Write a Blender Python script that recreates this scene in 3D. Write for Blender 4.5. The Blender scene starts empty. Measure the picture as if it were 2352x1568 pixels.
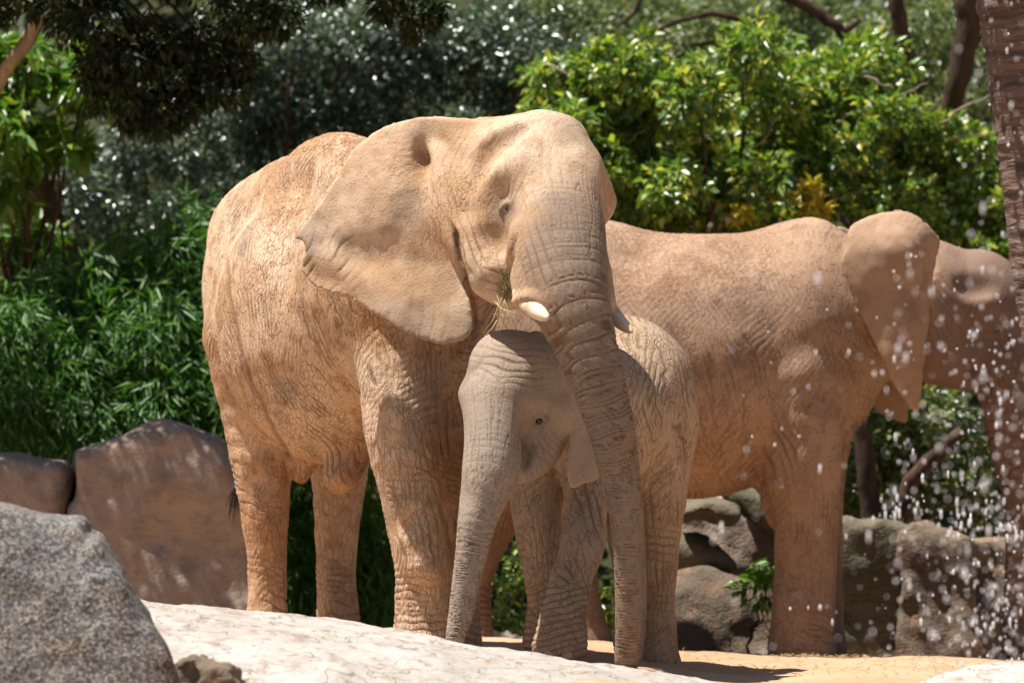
import bpy, bmesh, math, random
import numpy as np
from mathutils import Vector, Matrix

# ------------------------------------------------------------------ camera, sky, sun, exposure
SC = bpy.context.scene
COL = SC.collection
CAM_H, F, CU, CV = 0.9, 10560.0, 1176.0, 784.0     # focal length in pixels of a 2352 x 1568 frame
PITCH = math.radians(1.59)
cam_data = bpy.data.cameras.new('camera'); cam = bpy.data.objects.new('camera', cam_data); COL.objects.link(cam)
cam.location = (0, 0, CAM_H); cam.rotation_euler = (math.pi / 2 + PITCH, 0, 0)
cam_data.sensor_width = 36; cam_data.lens = 36 * F / 2352.0
cam_data.clip_start = 0.5; cam_data.clip_end = 1000
cam_data.dof.use_dof = True; cam_data.dof.focus_distance = 21.7; cam_data.dof.aperture_fstop = 2.3
SC.camera = cam
SUN_TO = Vector((-0.36, -0.03, 0.93)).normalized()
wd = bpy.data.worlds.new('World'); SC.world = wd; wd.use_nodes = True
wn = wd.node_tree; sky = wn.nodes.new('ShaderNodeTexSky'); sky.sky_type = 'NISHITA'; sky.sun_disc = False
sky.sun_elevation = math.asin(SUN_TO.z); sky.sun_rotation = math.atan2(SUN_TO.x, SUN_TO.y)
wn.links.new(sky.outputs[0], wn.nodes['Background'].inputs[0]); wn.nodes['Background'].inputs[1].default_value = 0.052
sd_ = bpy.data.lights.new('sun', 'SUN'); sd_.energy = 5.0; sd_.angle = math.radians(0.53); sd_.color = (1, 0.96, 0.90)
sun = bpy.data.objects.new('sun', sd_); COL.objects.link(sun); sun.location = (-6, 10, 12)
sun.rotation_euler = SUN_TO.to_track_quat('Z', 'Y').to_euler()
SC.view_settings.view_transform = 'Standard'; SC.view_settings.look = 'None'
SC.view_settings.exposure = 1.0; SC.view_settings.gamma = 1
SC.render.engine = 'CYCLES'
SC.cycles.use_denoising = True; SC.cycles.max_bounces = 6; SC.cycles.transparent_max_bounces = 6
SC.cycles.sample_clamp_indirect = 6
try: SC.cycles.denoiser = 'OPENIMAGEDENOISE'
except Exception: pass

# ------------------------------------------------------------------ helpers: placing
random.seed(7); RNG = np.random.default_rng(11)
FW = np.array([0, math.cos(PITCH), math.sin(PITCH)]); UP = np.array([0, -math.sin(PITCH), math.cos(PITCH)])
RT = np.array([1.0, 0, 0]); CO = np.array([0, 0, CAM_H])
def P(u, v, d):
    return CO + d * (FW + RT * ((u - CU) / F) + UP * ((CV - v) / F))
def proj(p):
    r = p - CO; d = r @ FW
    return CU + F * (r @ RT) / d, CV - F * (r @ UP) / d, d

# ------------------------------------------------------------------ helpers: noise
_pr = np.random.default_rng(3).permutation(256).astype(np.int32); _pr = np.concatenate([_pr, _pr, _pr])
_gr = np.random.default_rng(4).normal(size=(256, 3)); _gr /= np.linalg.norm(_gr, axis=1)[:, None]
_gx, _gy, _gz = (np.ascontiguousarray(_gr[:, k], np.float32) for k in range(3))
def pn(p):
    p = np.asarray(p, np.float32); fl = np.floor(p); f = p - fl; i = fl.astype(np.int32) & 255; w = f * f * f * (f * (f * 6 - 15) + 10)
    out = np.zeros(len(p), np.float32)
    for a in (0, 1):
        ha = _pr[i[:, 0] + a] + i[:, 1]; wa = w[:, 0] if a else 1 - w[:, 0]; fx = f[:, 0] - a
        for b in (0, 1):
            hb = _pr[ha + b] + i[:, 2]; wb = wa * (w[:, 1] if b else 1 - w[:, 1]); fy = f[:, 1] - b
            for c in (0, 1):
                h = _pr[hb + c]
                out += (_gx[h] * fx + _gy[h] * fy + _gz[h] * (f[:, 2] - c)) * wb * (w[:, 2] if c else 1 - w[:, 2])
    return out * 1.5
def fbm(p, oct=4, lac=2.03, g=0.5):
    s = 0; a = 1.0
    for k in range(oct):
        s = s + a * pn(p + 17.3 * k); p = p * lac; a *= g
    return s
def sstep(a, b, x):
    t = np.clip((x - a) / (b - a), 0, 1); return t * t * (3 - 2 * t)

# ------------------------------------------------------------------ helpers: objects
def tag(o, label=None, cat=None, group=None, kind=None):
    if label: o['label'] = label
    if cat: o['category'] = cat
    if group: o['group'] = group
    if kind: o['kind'] = kind
    return o
def empty(name, loc):
    o = bpy.data.objects.new(name, None); COL.objects.link(o); o.location = Vector(loc); o.empty_display_size = 0.1
    return o
def obj(name, V, Fc, mat, parent=None, smooth=True, attrs=None, base=None):
    """one mesh object from world-space vertices; with a parent the mesh is stored relative to it"""
    V = np.asarray(V, float)
    off = np.array(parent.matrix_basis.translation if parent and parent.parent is None else (parent.parent.matrix_basis.translation + parent.matrix_basis.translation if parent else (0, 0, 0)), float)
    if parent is None and base is not None: off = np.array(base, float)
    me = bpy.data.meshes.new(name)
    V = V - off
    me.vertices.add(len(V)); me.vertices.foreach_set('co', V.astype(np.float32).ravel())
    if isinstance(Fc, np.ndarray):
        n, k = Fc.shape
        me.loops.add(n * k); me.loops.foreach_set('vertex_index', Fc.astype(np.int32).ravel())
        me.polygons.add(n); me.polygons.foreach_set('loop_start', np.arange(0, n * k, k, dtype=np.int32))
    else:
        ls = np.cumsum([0] + [len(f) for f in Fc[:-1]]).astype(np.int32); fl = np.array([i for f in Fc for i in f], np.int32)
        me.loops.add(len(fl)); me.loops.foreach_set('vertex_index', fl); me.polygons.add(len(Fc)); me.polygons.foreach_set('loop_start', ls)
    me.update(calc_edges=True); me.validate()
    if smooth: me.polygons.foreach_set('use_smooth', np.ones(len(me.polygons), bool))
    for k, a in (attrs or {}).items():
        at = me.attributes.new(k, 'FLOAT', 'POINT'); at.data.foreach_set('value', np.asarray(a, np.float32))
    me.materials.append(mat)
    o = bpy.data.objects.new(name, me); COL.objects.link(o)
    if parent is not None: o.parent = parent
    elif base is not None: o.location = Vector(base)
    return o
def catmull(pts, n=4):
    pts = np.asarray(pts, float); P_ = np.vstack([2 * pts[0] - pts[1], pts, 2 * pts[-1] - pts[-2]]); out = []
    for i in range(1, len(P_) - 2):
        for t in np.arange(n) / n:
            a, b, c, d = P_[i - 1:i + 3]
            out.append(0.5 * (2 * b + (c - a) * t + (2 * a - 5 * b + 4 * c - d) * t * t + (3 * b - a - 3 * c + d) * t ** 3))
    out.append(pts[-1]); return np.array(out)
def tube(pts, rad, sides=8, rough=0.0, seed=0):
    pts = np.asarray(pts, float); rad = np.asarray(rad, float); n = len(pts)
    T = np.gradient(pts, axis=0); T /= np.linalg.norm(T, axis=1)[:, None] + 1e-9
    ref = np.array([0.31, 0.87, 0.38]); A = np.cross(T, ref); A /= np.linalg.norm(A, axis=1)[:, None] + 1e-9; B = np.cross(T, A)
    th = np.arange(sides) * 2 * math.pi / sides
    r = rad[:, None] * np.ones(sides)
    if rough: r = r * (1 + rough * np.random.default_rng(seed).normal(size=r.shape))
    V = pts[:, None] + r[..., None] * (np.cos(th)[None, :, None] * A[:, None] + np.sin(th)[None, :, None] * B[:, None])
    V = V.reshape(-1, 3); Fc = []
    for i in range(n - 1):
        for j in range(sides):
            k = (j + 1) % sides; Fc.append((i * sides + j, i * sides + k, (i + 1) * sides + k, (i + 1) * sides + j))
    V = np.vstack([V, pts[:1], pts[-1:]])
    q = n * sides
    caps = [(q, (j + 1) % sides, j) for j in range(sides)] + [(q + 1, (n - 1) * sides + j, (n - 1) * sides + (j + 1) % sides) for j in range(sides)]
    return V, Fc + caps
def merge(parts):
    Vs, Fs, o = [], [], 0
    for V, Fc in parts:
        Vs.append(V); Fs += [tuple(i + o for i in f) for f in Fc]; o += len(V)
    return np.vstack(Vs), Fs

# ------------------------------------------------------------------ helpers: solid modelling by distance fields
def surface_nets(vol, org, h):
    s = vol < 0
    c = sum(s[a:s.shape[0] - 1 + a, b:s.shape[1] - 1 + b, k:s.shape[2] - 1 + k].astype(np.int8) for a in (0, 1) for b in (0, 1) for k in (0, 1))
    act = (c > 0) & (c < 8); ids = np.argwhere(act)
    idx = -np.ones(act.shape, np.int64); idx[act] = np.arange(len(ids))
    cr = [(a, b, k) for a in (0, 1) for b in (0, 1) for k in (0, 1)]
    val = {q: vol[ids[:, 0] + q[0], ids[:, 1] + q[1], ids[:, 2] + q[2]] for q in cr}
    acc = np.zeros((len(ids), 3)); n = np.zeros(len(ids))
    for q in cr:
        for ax in range(3):
            if q[ax] == 0:
                r = list(q); r[ax] = 1; r = tuple(r); va, vb = val[q], val[r]; m = (va < 0) != (vb < 0)
                t = np.where(m, va / np.where(m, va - vb, 1), 0)
                e = np.array(q, float)[None] + t[:, None] * (np.array(r) - np.array(q))[None]
                acc += e * m[:, None]; n += m
    V = (ids + acc / n[:, None]) * h + org
    quads = []
    for ax in range(3):
        sl0 = [slice(1, -1)] * 3; sl1 = [slice(1, -1)] * 3; sl0[ax] = slice(0, -1); sl1[ax] = slice(1, None)
        a, b = s[tuple(sl0)], s[tuple(sl1)]
        e = np.argwhere(a != b); inside = a[tuple(e.T)]
        off = np.ones(3, int); off[ax] = 0; e = e + off
        o1, o2 = (ax + 1) % 3, (ax + 2) % 3
        d1 = np.eye(3, dtype=int)[o1]; d2 = np.eye(3, dtype=int)[o2]
        g = lambda x: idx[x[:, 0], x[:, 1], x[:, 2]]
        q = np.stack([g(e - d1 - d2), g(e - d2), g(e), g(e - d1)], 1)
        q[~inside] = q[~inside][:, ::-1]
        quads.append(q)
    Q = np.vstack(quads); Q = Q[(Q >= 0).all(1)]
    return V, Q
def polysd(x, y, poly):
    d = np.full(x.shape, 1e18); s = np.ones(x.shape); n = len(poly)
    for i in range(n):
        ax_, ay_ = poly[i]; bx, by = poly[i - 1]
        ex, ey = bx - ax_, by - ay_; wx, wy = x - ax_, y - ay_
        t = np.clip((wx * ex + wy * ey) / (ex * ex + ey * ey + 1e-12), 0, 1)
        d = np.minimum(d, (wx - ex * t) ** 2 + (wy - ey * t) ** 2)
        c1, c2, c3 = y >= ay_, y < by, ex * wy > ey * wx
        f = (c1 & c2 & c3) | (~c1 & ~c2 & ~c3); s[f] *= -1
    return s * np.sqrt(d)
def smin(a, b, k):
    h = np.maximum(k - np.abs(a - b), 0) / k; return np.minimum(a, b) - h * h * k * 0.25
def smax(a, b, k): return -smin(-a, -b, k)
class Solid:
    def __init__(s): s.pr = []
    def chain(s, pts, t='body', k=0.06, n=3, sub=False):
        """pts: (u, v, depth, radius in pixels)"""
        c = catmull(np.array(pts, float), n) if len(pts) > 2 else np.array(pts, float)
        W = np.array([P(*q[:3]) for q in c]); R = np.array([q[3] * q[2] / F for q in c])
        def f(p):
            d = np.full(len(p), 9.0)
            for i in range(len(W) - 1):
                a, ba = W[i], W[i + 1] - W[i]; L = ba @ ba + 1e-12
                h = np.clip(((p - a) @ ba) / L, 0, 1)
                d = np.minimum(d, np.linalg.norm(p - a - h[:, None] * ba, axis=1) - (R[i] + (R[i + 1] - R[i]) * h))
            return d
        s.pr.append((f, (W - R[:, None]).min(0), (W + R[:, None]).max(0), k, t, sub)); return W, R
    def ell(s, c, semi, yaw=0, roll=0, pitch=0, t='body', k=0.1, sub=False):
        """c: (u, v, depth); semi in metres along local x, y, z; yaw turns local x from the world x axis"""
        W = P(*c); semi = np.array(semi, float)
        M = np.array(Matrix.Rotation(yaw, 3, 'Z') @ Matrix.Rotation(pitch, 3, 'Y') @ Matrix.Rotation(roll, 3, 'X'))
        def f(p):
            q = (p - W) @ M
            k0 = np.linalg.norm(q / semi, axis=1); k1 = np.linalg.norm(q / semi ** 2, axis=1)
            return k0 * (k0 - 1) / (k1 + 1e-9)
        ext = np.sqrt(((M * semi) ** 2).sum(1))
        s.pr.append((f, W - ext, W + ext, k, t, sub))
    def sheet(s, poly, surf, th, dr, t='ear', k=0.03, n=3, rag=1.0):
        """a flap: outline in (u, v), its depth a function of (u, v), half thickness th"""
        pl = catmull(np.array(list(poly) + [poly[0]], float), n)[:-1]
        def f(p):
            u, v, d = proj(p); a = polysd(u, v, pl) * d / F + th + rag * (0.006 * pn(p * 22.0) + 0.003 * pn(p * 55.0)); b = np.abs(d - surf(u, v)) * 0.88 - th
            return np.minimum(np.maximum(a, b), 0) + np.sqrt(np.maximum(a, 0) ** 2 + np.maximum(b, 0) ** 2) * 1.0
        cs = np.array([P(u, v, d) for u, v in pl for d in dr])
        s.pr.append((f, cs.min(0), cs.max(0), k, t, False))
    def at(s, p, t=None, cull=None):
        d = np.full(len(p), 3.0 if cull is None else cull)
        for f, lo, hi, k, tg, sub in s.pr:
            if t is not None and (tg != t or sub): continue
            if cull is None: e = f(p); d = smax(d, -e, k) if sub else smin(d, e, k)
            else:
                w = np.where(((p > lo - cull) & (p < hi + cull)).all(1))[0]
                if len(w): d[w] = smin(d[w], f(p[w]), k)
        return d
    def hit(s, u, v, d0, d1):
        ds = np.arange(d0, d1, 0.004); p = np.array([P(u, v, d) for d in ds]); f = s.at(p); w = np.where(f < 0)[0]
        return ds[w[0]] if len(w) else None
    def mesh(s, h, c=4):
        """coarse grid first, then full resolution only in a band round the surface"""
        H = h * c
        lo = np.min([q[1] for q in s.pr if not q[5]], 0) - 2 * H; hi = np.max([q[2] for q in s.pr if not q[5]], 0) + 2 * H
        n = np.ceil((hi - lo) / H).astype(int) + 1
        def ev(pts, m0):
            vol = np.full(len(pts), 0.5)
            for f, a, b, k, tg, sub in s.pr:
                m = k + m0
                w = np.where(((pts > a - m) & (pts < b + m)).all(1))[0]
                if len(w): e = f(pts[w]); vol[w] = smax(vol[w], -e, k) if sub else smin(vol[w], e, k)
            return vol
        g = np.stack(np.meshgrid(*[lo[j] + H * np.arange(n[j]) for j in range(3)], indexing='ij'), -1).reshape(-1, 3)
        cv = ev(g, 3 * H).reshape(n)
        fine = np.repeat(np.repeat(np.repeat(np.where(cv < 0, -0.5, 0.5).astype(np.float32), c, 0), c, 1), c, 2)
        band = np.argwhere(np.repeat(np.repeat(np.repeat(np.abs(cv) < 1.9 * H, c, 0), c, 1), c, 2)) 
        sh = c // 2; org = lo - sh * h                      # each coarse sample stands for the block round it
        fine[tuple(band.T)] = ev(org + band * h, 3 * h)
        return surface_nets(fine, org, h)
def keep_largest(V, Q):
    lab = np.arange(len(V))
    for _ in range(200):
        m = lab[Q].min(1); new = lab.copy()
        for j in range(4): np.minimum.at(new, Q[:, j], m)
        new = new[new]
        if (new == lab).all(): break
        lab = new
    ids, cnt = np.unique(lab, return_counts=True); big = ids[cnt.argmax()]
    keep = lab == big; re = -np.ones(len(V), int); re[keep] = np.arange(keep.sum())
    return V[keep], re[Q[keep[Q].all(1)]]
def normals(V, Q):
    n = np.zeros_like(V); a = V[Q[:, 2]] - V[Q[:, 0]]; b = V[Q[:, 3]] - V[Q[:, 1]]; c = np.cross(a, b)
    for j in range(4): np.add.at(n, Q[:, j], c)
    return n / (np.linalg.norm(n, axis=1)[:, None] + 1e-12)
def smooth_mesh(V, Q, it=1, lam=0.5):
    for _ in range(it):
        s = np.zeros_like(V); c = np.zeros(len(V))
        for j in range(4):
            np.add.at(s, Q[:, j], V[Q[:, (j + 1) % 4]]); np.add.at(c, Q[:, j], 1)
            np.add.at(s, Q[:, j], V[Q[:, (j + 3) % 4]]); np.add.at(c, Q[:, j], 1)
        V = V + lam * (s / c[:, None] - V)
    return V

def subdivide(V, Q, A):
    """each quad into four; A holds per-vertex columns"""
    n = len(V); E = np.concatenate([Q[:, [j, (j + 1) % 4]] for j in range(4)]); Es = np.sort(E, 1)
    key = Es[:, 0].astype(np.int64) * n + Es[:, 1]; uq, inv = np.unique(key, return_inverse=True)
    ea, eb = uq // n, uq % n; m = len(Q)
    X = np.hstack([V, A]); X = np.vstack([X, (X[ea] + X[eb]) / 2, X[Q].mean(1)])
    e = [n + inv[j * m:(j + 1) * m] for j in range(4)]; c = n + len(uq) + np.arange(m)
    NQ = np.concatenate([np.stack([Q[:, j], e[j], c, e[(j + 3) % 4]], 1) for j in range(4)])
    return X[:, :3], NQ, X[:, 3:]

# ------------------------------------------------------------------ helpers: shader graphs
class G:
    def __init__(s, name):
        s.m = bpy.data.materials.new(name); s.m.use_nodes = True; s.t = s.m.node_tree
        s.bsdf = s.t.nodes['Principled BSDF']; s.out = s.t.nodes['Material Output']
        s.tc = s.t.nodes.new('ShaderNodeTexCoord').outputs['Object']
    def put(s, sock, x):
        if hasattr(x, 'links') or isinstance(x, bpy.types.NodeSocket): s.t.links.new(x, sock)
        elif isinstance(x, (tuple, list)) and len(x) == 3 and sock.type == 'RGBA': sock.default_value = (*x, 1)
        else: sock.default_value = x
    def n(s, typ, ins=None, out=0, **kw):
        nd = s.t.nodes.new('ShaderNode' + typ)
        for k, v in kw.items(): setattr(nd, k, v)
        for k, v in (ins or {}).items(): s.put(nd.inputs[k], v)
        return nd.outputs[out]
    def math(s, op, a, b=0.0, c=0.0, clamp=False):
        nd = s.t.nodes.new('ShaderNodeMath'); nd.operation = op; nd.use_clamp = clamp
        s.put(nd.inputs[0], a); s.put(nd.inputs[1], b); s.put(nd.inputs[2], c); return nd.outputs[0]
    def mul(s, a, b): return s.math('MULTIPLY', a, b)
    def add(s, a, b): return s.math('ADD', a, b)
    def mix(s, f, a, b, mode='MIX'):
        nd = s.t.nodes.new('ShaderNodeMix'); nd.data_type = 'RGBA'; nd.blend_type = mode
        s.put(nd.inputs[0], f); s.put(nd.inputs[6], a); s.put(nd.inputs[7], b); return nd.outputs[2]
    def fmix(s, f, a, b):
        nd = s.t.nodes.new('ShaderNodeMix'); nd.data_type = 'FLOAT'
        s.put(nd.inputs[0], f); s.put(nd.inputs[2], a); s.put(nd.inputs[3], b); return nd.outputs[0]
    def rng(s, x, a, b, c=0.0, d=1.0, smooth=True):
        return s.n('MapRange', {0: x, 1: a, 2: b, 3: c, 4: d}, interpolation_type='SMOOTHSTEP' if smooth else 'LINEAR')
    def noise(s, vec, scale, detail=2.0, rough=0.5, dist=0.0, out=0):
        return s.n('TexNoise', {'Vector': vec, 'Scale': scale, 'Detail': detail, 'Roughness': rough, 'Distortion': dist}, out=out)
    def vor(s, vec, scale, feature='DISTANCE_TO_EDGE', rnd=1.0, out=0):
        return s.n('TexVoronoi', {'Vector': vec, 'Scale': scale, 'Randomness': rnd}, out=out, feature=feature)
    def mapv(s, vec, scale=(1, 1, 1), rot=(0, 0, 0), loc=(0, 0, 0)):
        return s.n('Mapping', {'Vector': vec, 'Location': loc, 'Rotation': rot, 'Scale': scale})
    def attr(s, name): return s.n('Attribute', out=2, attribute_name=name)
    def vadd(s, a, b): return s.n('VectorMath', {0: a, 1: b}, operation='ADD')
    def vscale(s, a, k):
        nd = s.t.nodes.new('ShaderNodeVectorMath'); nd.operation = 'SCALE'; s.put(nd.inputs[0], a); s.put(nd.inputs['Scale'], k); return nd.outputs[0]
    def warp(s, vec, scale, amt):
        c = s.noise(vec, scale, 2.0, out=1)
        return s.vadd(vec, s.vscale(s.vadd(c, (-0.5, -0.5, -0.5)), amt))
    def bump(s, h, strength=1.0, dist=0.01):
        return s.n('Bump', {'Strength': strength, 'Distance': dist, 'Height': h})
    def done(s, color, rough=0.8, spec=0.3, normal=None):
        s.put(s.bsdf.inputs['Base Color'], color); s.put(s.bsdf.inputs['Roughness'], rough); s.put(s.bsdf.inputs['Specular IOR Level'], spec)
        if normal is not None: s.put(s.bsdf.inputs['Normal'], normal)
        return s.m
def plain(name, col, rough=0.7, spec=0.3): return G(name).done(col, rough, spec)
# ------------------------------------------------------------------ setting: ground, planted bank
def gz(x, y):
    x = np.asarray(x, float); y = np.asarray(y, float)
    z = -0.08 * sstep(0.2, 1.2, x) - 0.03 * sstep(1.2, 3.0, x) - 0.45 * sstep(24.35, 27.5, y)
    return z - 0.25 * sstep(19, 14, y)
def ground_mat():
    g = G('packed_sand'); p = g.tc
    a = g.noise(p, 1.3, 4.0); b = g.noise(p, 9.0, 5.0, 0.65); c = g.noise(p, 120.0, 2.0)
    col = g.mix(g.rng(a, 0.38, 0.64), (0.40, 0.24, 0.14), (0.44, 0.295, 0.185)); col = g.mix(g.mul(g.rng(b, 0.5, 0.7), 0.7), col, (0.36, 0.21, 0.11))
    col = g.mix(g.mul(g.rng(c, 0.55, 0.72), 0.5), col, (0.52, 0.385, 0.25))
    return g.done(col, 0.95, 0.1, g.bump(g.add(g.mul(b, 0.7), g.mul(c, 0.3)), 0.8, 0.03))
def grid_sheet(name, xs, ys, zf, mat):
    X, Y = np.meshgrid(xs, ys, indexing='ij'); Z = zf(X.ravel(), Y.ravel())
    V = np.stack([X.ravel(), Y.ravel(), Z], 1); n, m = X.shape
    i = np.arange((n - 1) * m).reshape(n - 1, m)[:, :-1].ravel()
    return obj(name, V, np.stack([i, i + m, i + m + 1, i + 1], 1), mat)
xs = np.concatenate([np.linspace(-220, -5, 24), np.arange(-4.8, 4.8, 0.07), np.linspace(5, 220, 24)])
ys = np.concatenate([np.linspace(-30, 16, 12), np.arange(17, 29, 0.07), np.linspace(29.5, 420, 40)])
def gz2(x, y):
    p = np.stack([x, y, 0 * x], 1); return gz(x, y) + (0.016 * fbm(p * 2.2, 3) + 0.007 * fbm(p * 11, 3)) * sstep(16, 18, y) * sstep(29, 27, y)
tag(grid_sheet('ground', xs, ys, gz2, ground_mat()), kind='structure')
def bank_mat():
    g = G('leafy_soil'); p = g.tc
    col = g.mix(g.noise(p, 3.0, 4.0), (0.05, 0.04, 0.022), (0.03, 0.045, 0.015)); return g.done(col, 0.95, 0.1, g.bump(g.noise(p, 8.0, 5.0), 1.0, 0.1))
def bz(x, y): return -0.55 + 0.62 * np.clip(y - 29.2, 0, 14) ** 1.15 * 0.62 + 0.25 * fbm(np.stack([x, y, 0 * x], 1) * 0.7, 3) * sstep(29.3, 31, y) + 1.0 * sstep(5, 14, np.abs(x)) * sstep(29.3, 31, y) - 0.05
tag(grid_sheet('planted_bank', np.linspace(-26, 26, 90), np.linspace(29.0, 60, 70), bz, bank_mat()), kind='structure')

# ------------------------------------------------------------------ rocks
def stone_mat(name, c1, c2, c3, speck=0.0, sscale=90.0, bump=0.8, crack=0.0, stain=None):
    g = G(name); p = g.tc
    a = g.noise(p, 1.8, 4.0, 0.6); b = g.noise(p, 8.0, 5.0, 0.65); c = g.noise(p, sscale, 2.0, 0.6)
    col = g.mix(g.rng(a, 0.36, 0.64), c1, c2); col = g.mix(g.mul(g.rng(b, 0.48, 0.72), 0.75), col, c3)
    h = g.add(g.mul(b, 0.8), g.mul(c, 0.25))
    if speck:
        s1 = g.vor(p, sscale, 'F1', out=1); sep = g.n('SeparateColor', {0: s1})
        col = g.mix(g.mul(g.rng(sep, 0.62, 0.72), speck), col, (0.022, 0.021, 0.023)); col = g.mix(g.mul(g.rng(sep, 0.28, 0.20), speck * 0.8), col, (0.36, 0.31, 0.25))
    if crack:
        w = g.warp(p, 3.0, 0.3); k = g.rng(g.math('ABSOLUTE', g.math('SUBTRACT', g.noise(g.mapv(w, (1.5, 1.5, 6.0), (0, 0.1, 0)), 1.6, 3.0), 0.5)), 0.0, 0.014)
        col = g.mix(g.mul(g.math('SUBTRACT', 1.0, k), crack), col, (0.10, 0.065, 0.04)); h = g.add(h, g.mul(k, 0.5 * crack))
    if stain: col = g.mix(g.mul(g.rng(g.noise(g.mapv(p, (1, 0.5, 0.5)), 13.0, 6.0, 0.75), 0.52, 0.64), 0.65), col, stain)
    return g.done(col, 0.88, 0.22, g.bump(h, bump, 0.03))
GRANITE = stone_mat('speckled_granite', (0.155, 0.147, 0.14), (0.115, 0.10, 0.09), (0.14, 0.095, 0.058), 0.7, 110.0, 1.0)
BROWN = stone_mat('brown_rock', (0.30, 0.22, 0.165), (0.235, 0.18, 0.14), (0.14, 0.115, 0.098), 0, 60.0, 1.0, 0.12)
MOSSY = stone_mat('mossy_rock', (0.115, 0.098, 0.065), (0.145, 0.115, 0.075), (0.05, 0.052, 0.034), 0, 50.0, 0.9, 0.4)
DAMP = stone_mat('damp_rock', (0.12, 0.09, 0.065), (0.165, 0.122, 0.082), (0.06, 0.046, 0.035), 0, 50.0, 0.9, 0.3, (0.25, 0.13, 0.07))
PALE = stone_mat('pale_rock', (0.40, 0.37, 0.335), (0.34, 0.30, 0.26), (0.26, 0.21, 0.16), 0.10, 120.0, 0.5, 0.55, (0.24, 0.16, 0.10))
def rock(name, label, poly, d, th, mat, h=0.022, rnd=0.10, amp=0.03, freq=2.0, lean=0.0, turn=0.0, group=None, ledges=()):
    S = Solid(); pl = catmull(np.array(list(poly) + [poly[0]], float), 2)[:-1]; pw = np.array([P(u, v, d) for u, v in pl]); c = pw.mean(0); seed = RNG.uniform(0, 50)
    def f(p):
        u, v, dd = proj(p); a = polysd(u, v, pl) * d / F
        b = np.abs(dd - d - lean * (p[:, 2] - c[2]) - turn * (p[:, 0] - c[0])) - th
        q = p * freq + seed
        s = smax(a + 0.25 * rnd, b, 2.4 * rnd) - amp * fbm(q, 3) + 0.35 * amp * np.abs(pn(q * 2.3)) 
        for z0, w in ledges: s = s + 0.05 * np.exp(-((p[:, 2] - z0 - 0.03 * pn(p * 3)) / w) ** 2)
        return s
    m = 0.2; cs = np.array([P(u, v, d + k * (th + m)) for u, v in pl for k in (-1, 1)])
    cs = np.vstack([cs, [P(u, v, d) + [0, lean * (P(u, v, d)[2] - c[2]) + turn * (P(u, v, d)[0] - c[0]) + k * (th + m), 0] for u, v in pl for k in (-1, 1)]])
    S.pr.append((f, cs.min(0) - 0.05, cs.max(0) + 0.05, 0.02, 'body', False))
    V, Q = S.mesh(h, 3); V, Q = keep_largest(V, Q); V = smooth_mesh(V, Q, 1, 0.3)
    V = V + normals(V, Q) * (0.10 * amp * fbm(V * 14, 3) + 0.02 * amp * pn(V * 60))[:, None]
    o = obj(name, V, Q, mat, base=(c[0], c[1], V[:, 2].min()))
    return tag(o, label, 'rock', group)
rock('boulder', 'grey speckled granite boulder in front with a sloping chipped face', [(-420, 1120), (-200, 1105), (0, 1148), (60, 1166), (150, 1180), (196, 1184), (212, 1216), (240, 1222), (262, 1262), (300, 1325), (345, 1395), (385, 1475), (412, 1560), (420, 1680), (-420, 1680)], 18.3, 0.34, GRANITE, 0.015, 0.06, 0.035, 2.6, 0.5, 0.25)
rock('boulder', 'big brown rounded boulder with a tall smooth face behind the adult', [(168, 1030), (260, 1008), (350, 984), (420, 976), (470, 1000), (520, 1024), (560, 1120), (600, 1300), (610, 1520), (120, 1520), (130, 1200), (160, 1140)], 26.3, 0.6, BROWN, 0.03, 0.05, 0.075, 1.7, 0.15)
rock('boulder', 'low layered brown rock beside the big rounded boulder', [(-300, 1050), (0, 1044), (90, 1046), (160, 1052), (172, 1130), (150, 1250), (150, 1520), (-300, 1520)], 26.4, 0.5, BROWN, 0.03, 0.06, 0.04, 2.0, 0.1, ledges=((0.36, 0.018), (0.12, 0.014)))
rock('stone', 'small tan stone lying on the pale slab against the granite boulder', [(385, 1540), (425, 1508), (470, 1500), (520, 1516), (548, 1545), (540, 1600), (380, 1600)], 18.45, 0.1, DAMP, 0.010, 0.02, 0.035, 7.0)
for nm, lb, pl, d, th, mt, le in (
    ('flat overhanging', 'flat mossy rock jutting out beneath the belly of the far elephant', [(1545, 1160), (1600, 1135), (1660, 1145), (1700, 1180), (1670, 1206), (1600, 1200), (1550, 1215)], 26.3, 0.35, MOSSY, 0.1),
    ('upper', 'upper mossy rock on top of the rock pile behind the elephant legs', [(1640, 1120), (1720, 1105), (1800, 1125), (1850, 1190), (1810, 1260), (1760, 1220), (1700, 1170)], 26.6, 0.4, MOSSY, 0.1),
    ('dark', 'dark brown rock set back in the hollow of the rock pile', [(1500, 1140), (1850, 1140), (1850, 1400), (1500, 1400)], 27.2, 0.35, BROWN, 0.2),
    ('left', 'brown rock under the flat mossy rock beside the calf', [(1490, 1215), (1600, 1212), (1660, 1250), (1700, 1300), (1650, 1330), (1490, 1320)], 26.4, 0.35, MOSSY, 0.2),
    ('base', 'wide smooth boulder at the foot of the rock pile', [(1480, 1330), (1560, 1310), (1640, 1300), (1720, 1330), (1780, 1370), (1830, 1450), (1840, 1560), (1480, 1560)], 26.0, 0.4, DAMP, 0.35)):
    rock('rock', lb, pl, d, th, mt, 0.026, 0.06, 0.05, 2.4, le, group='rocks piled behind the elephants')
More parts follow.
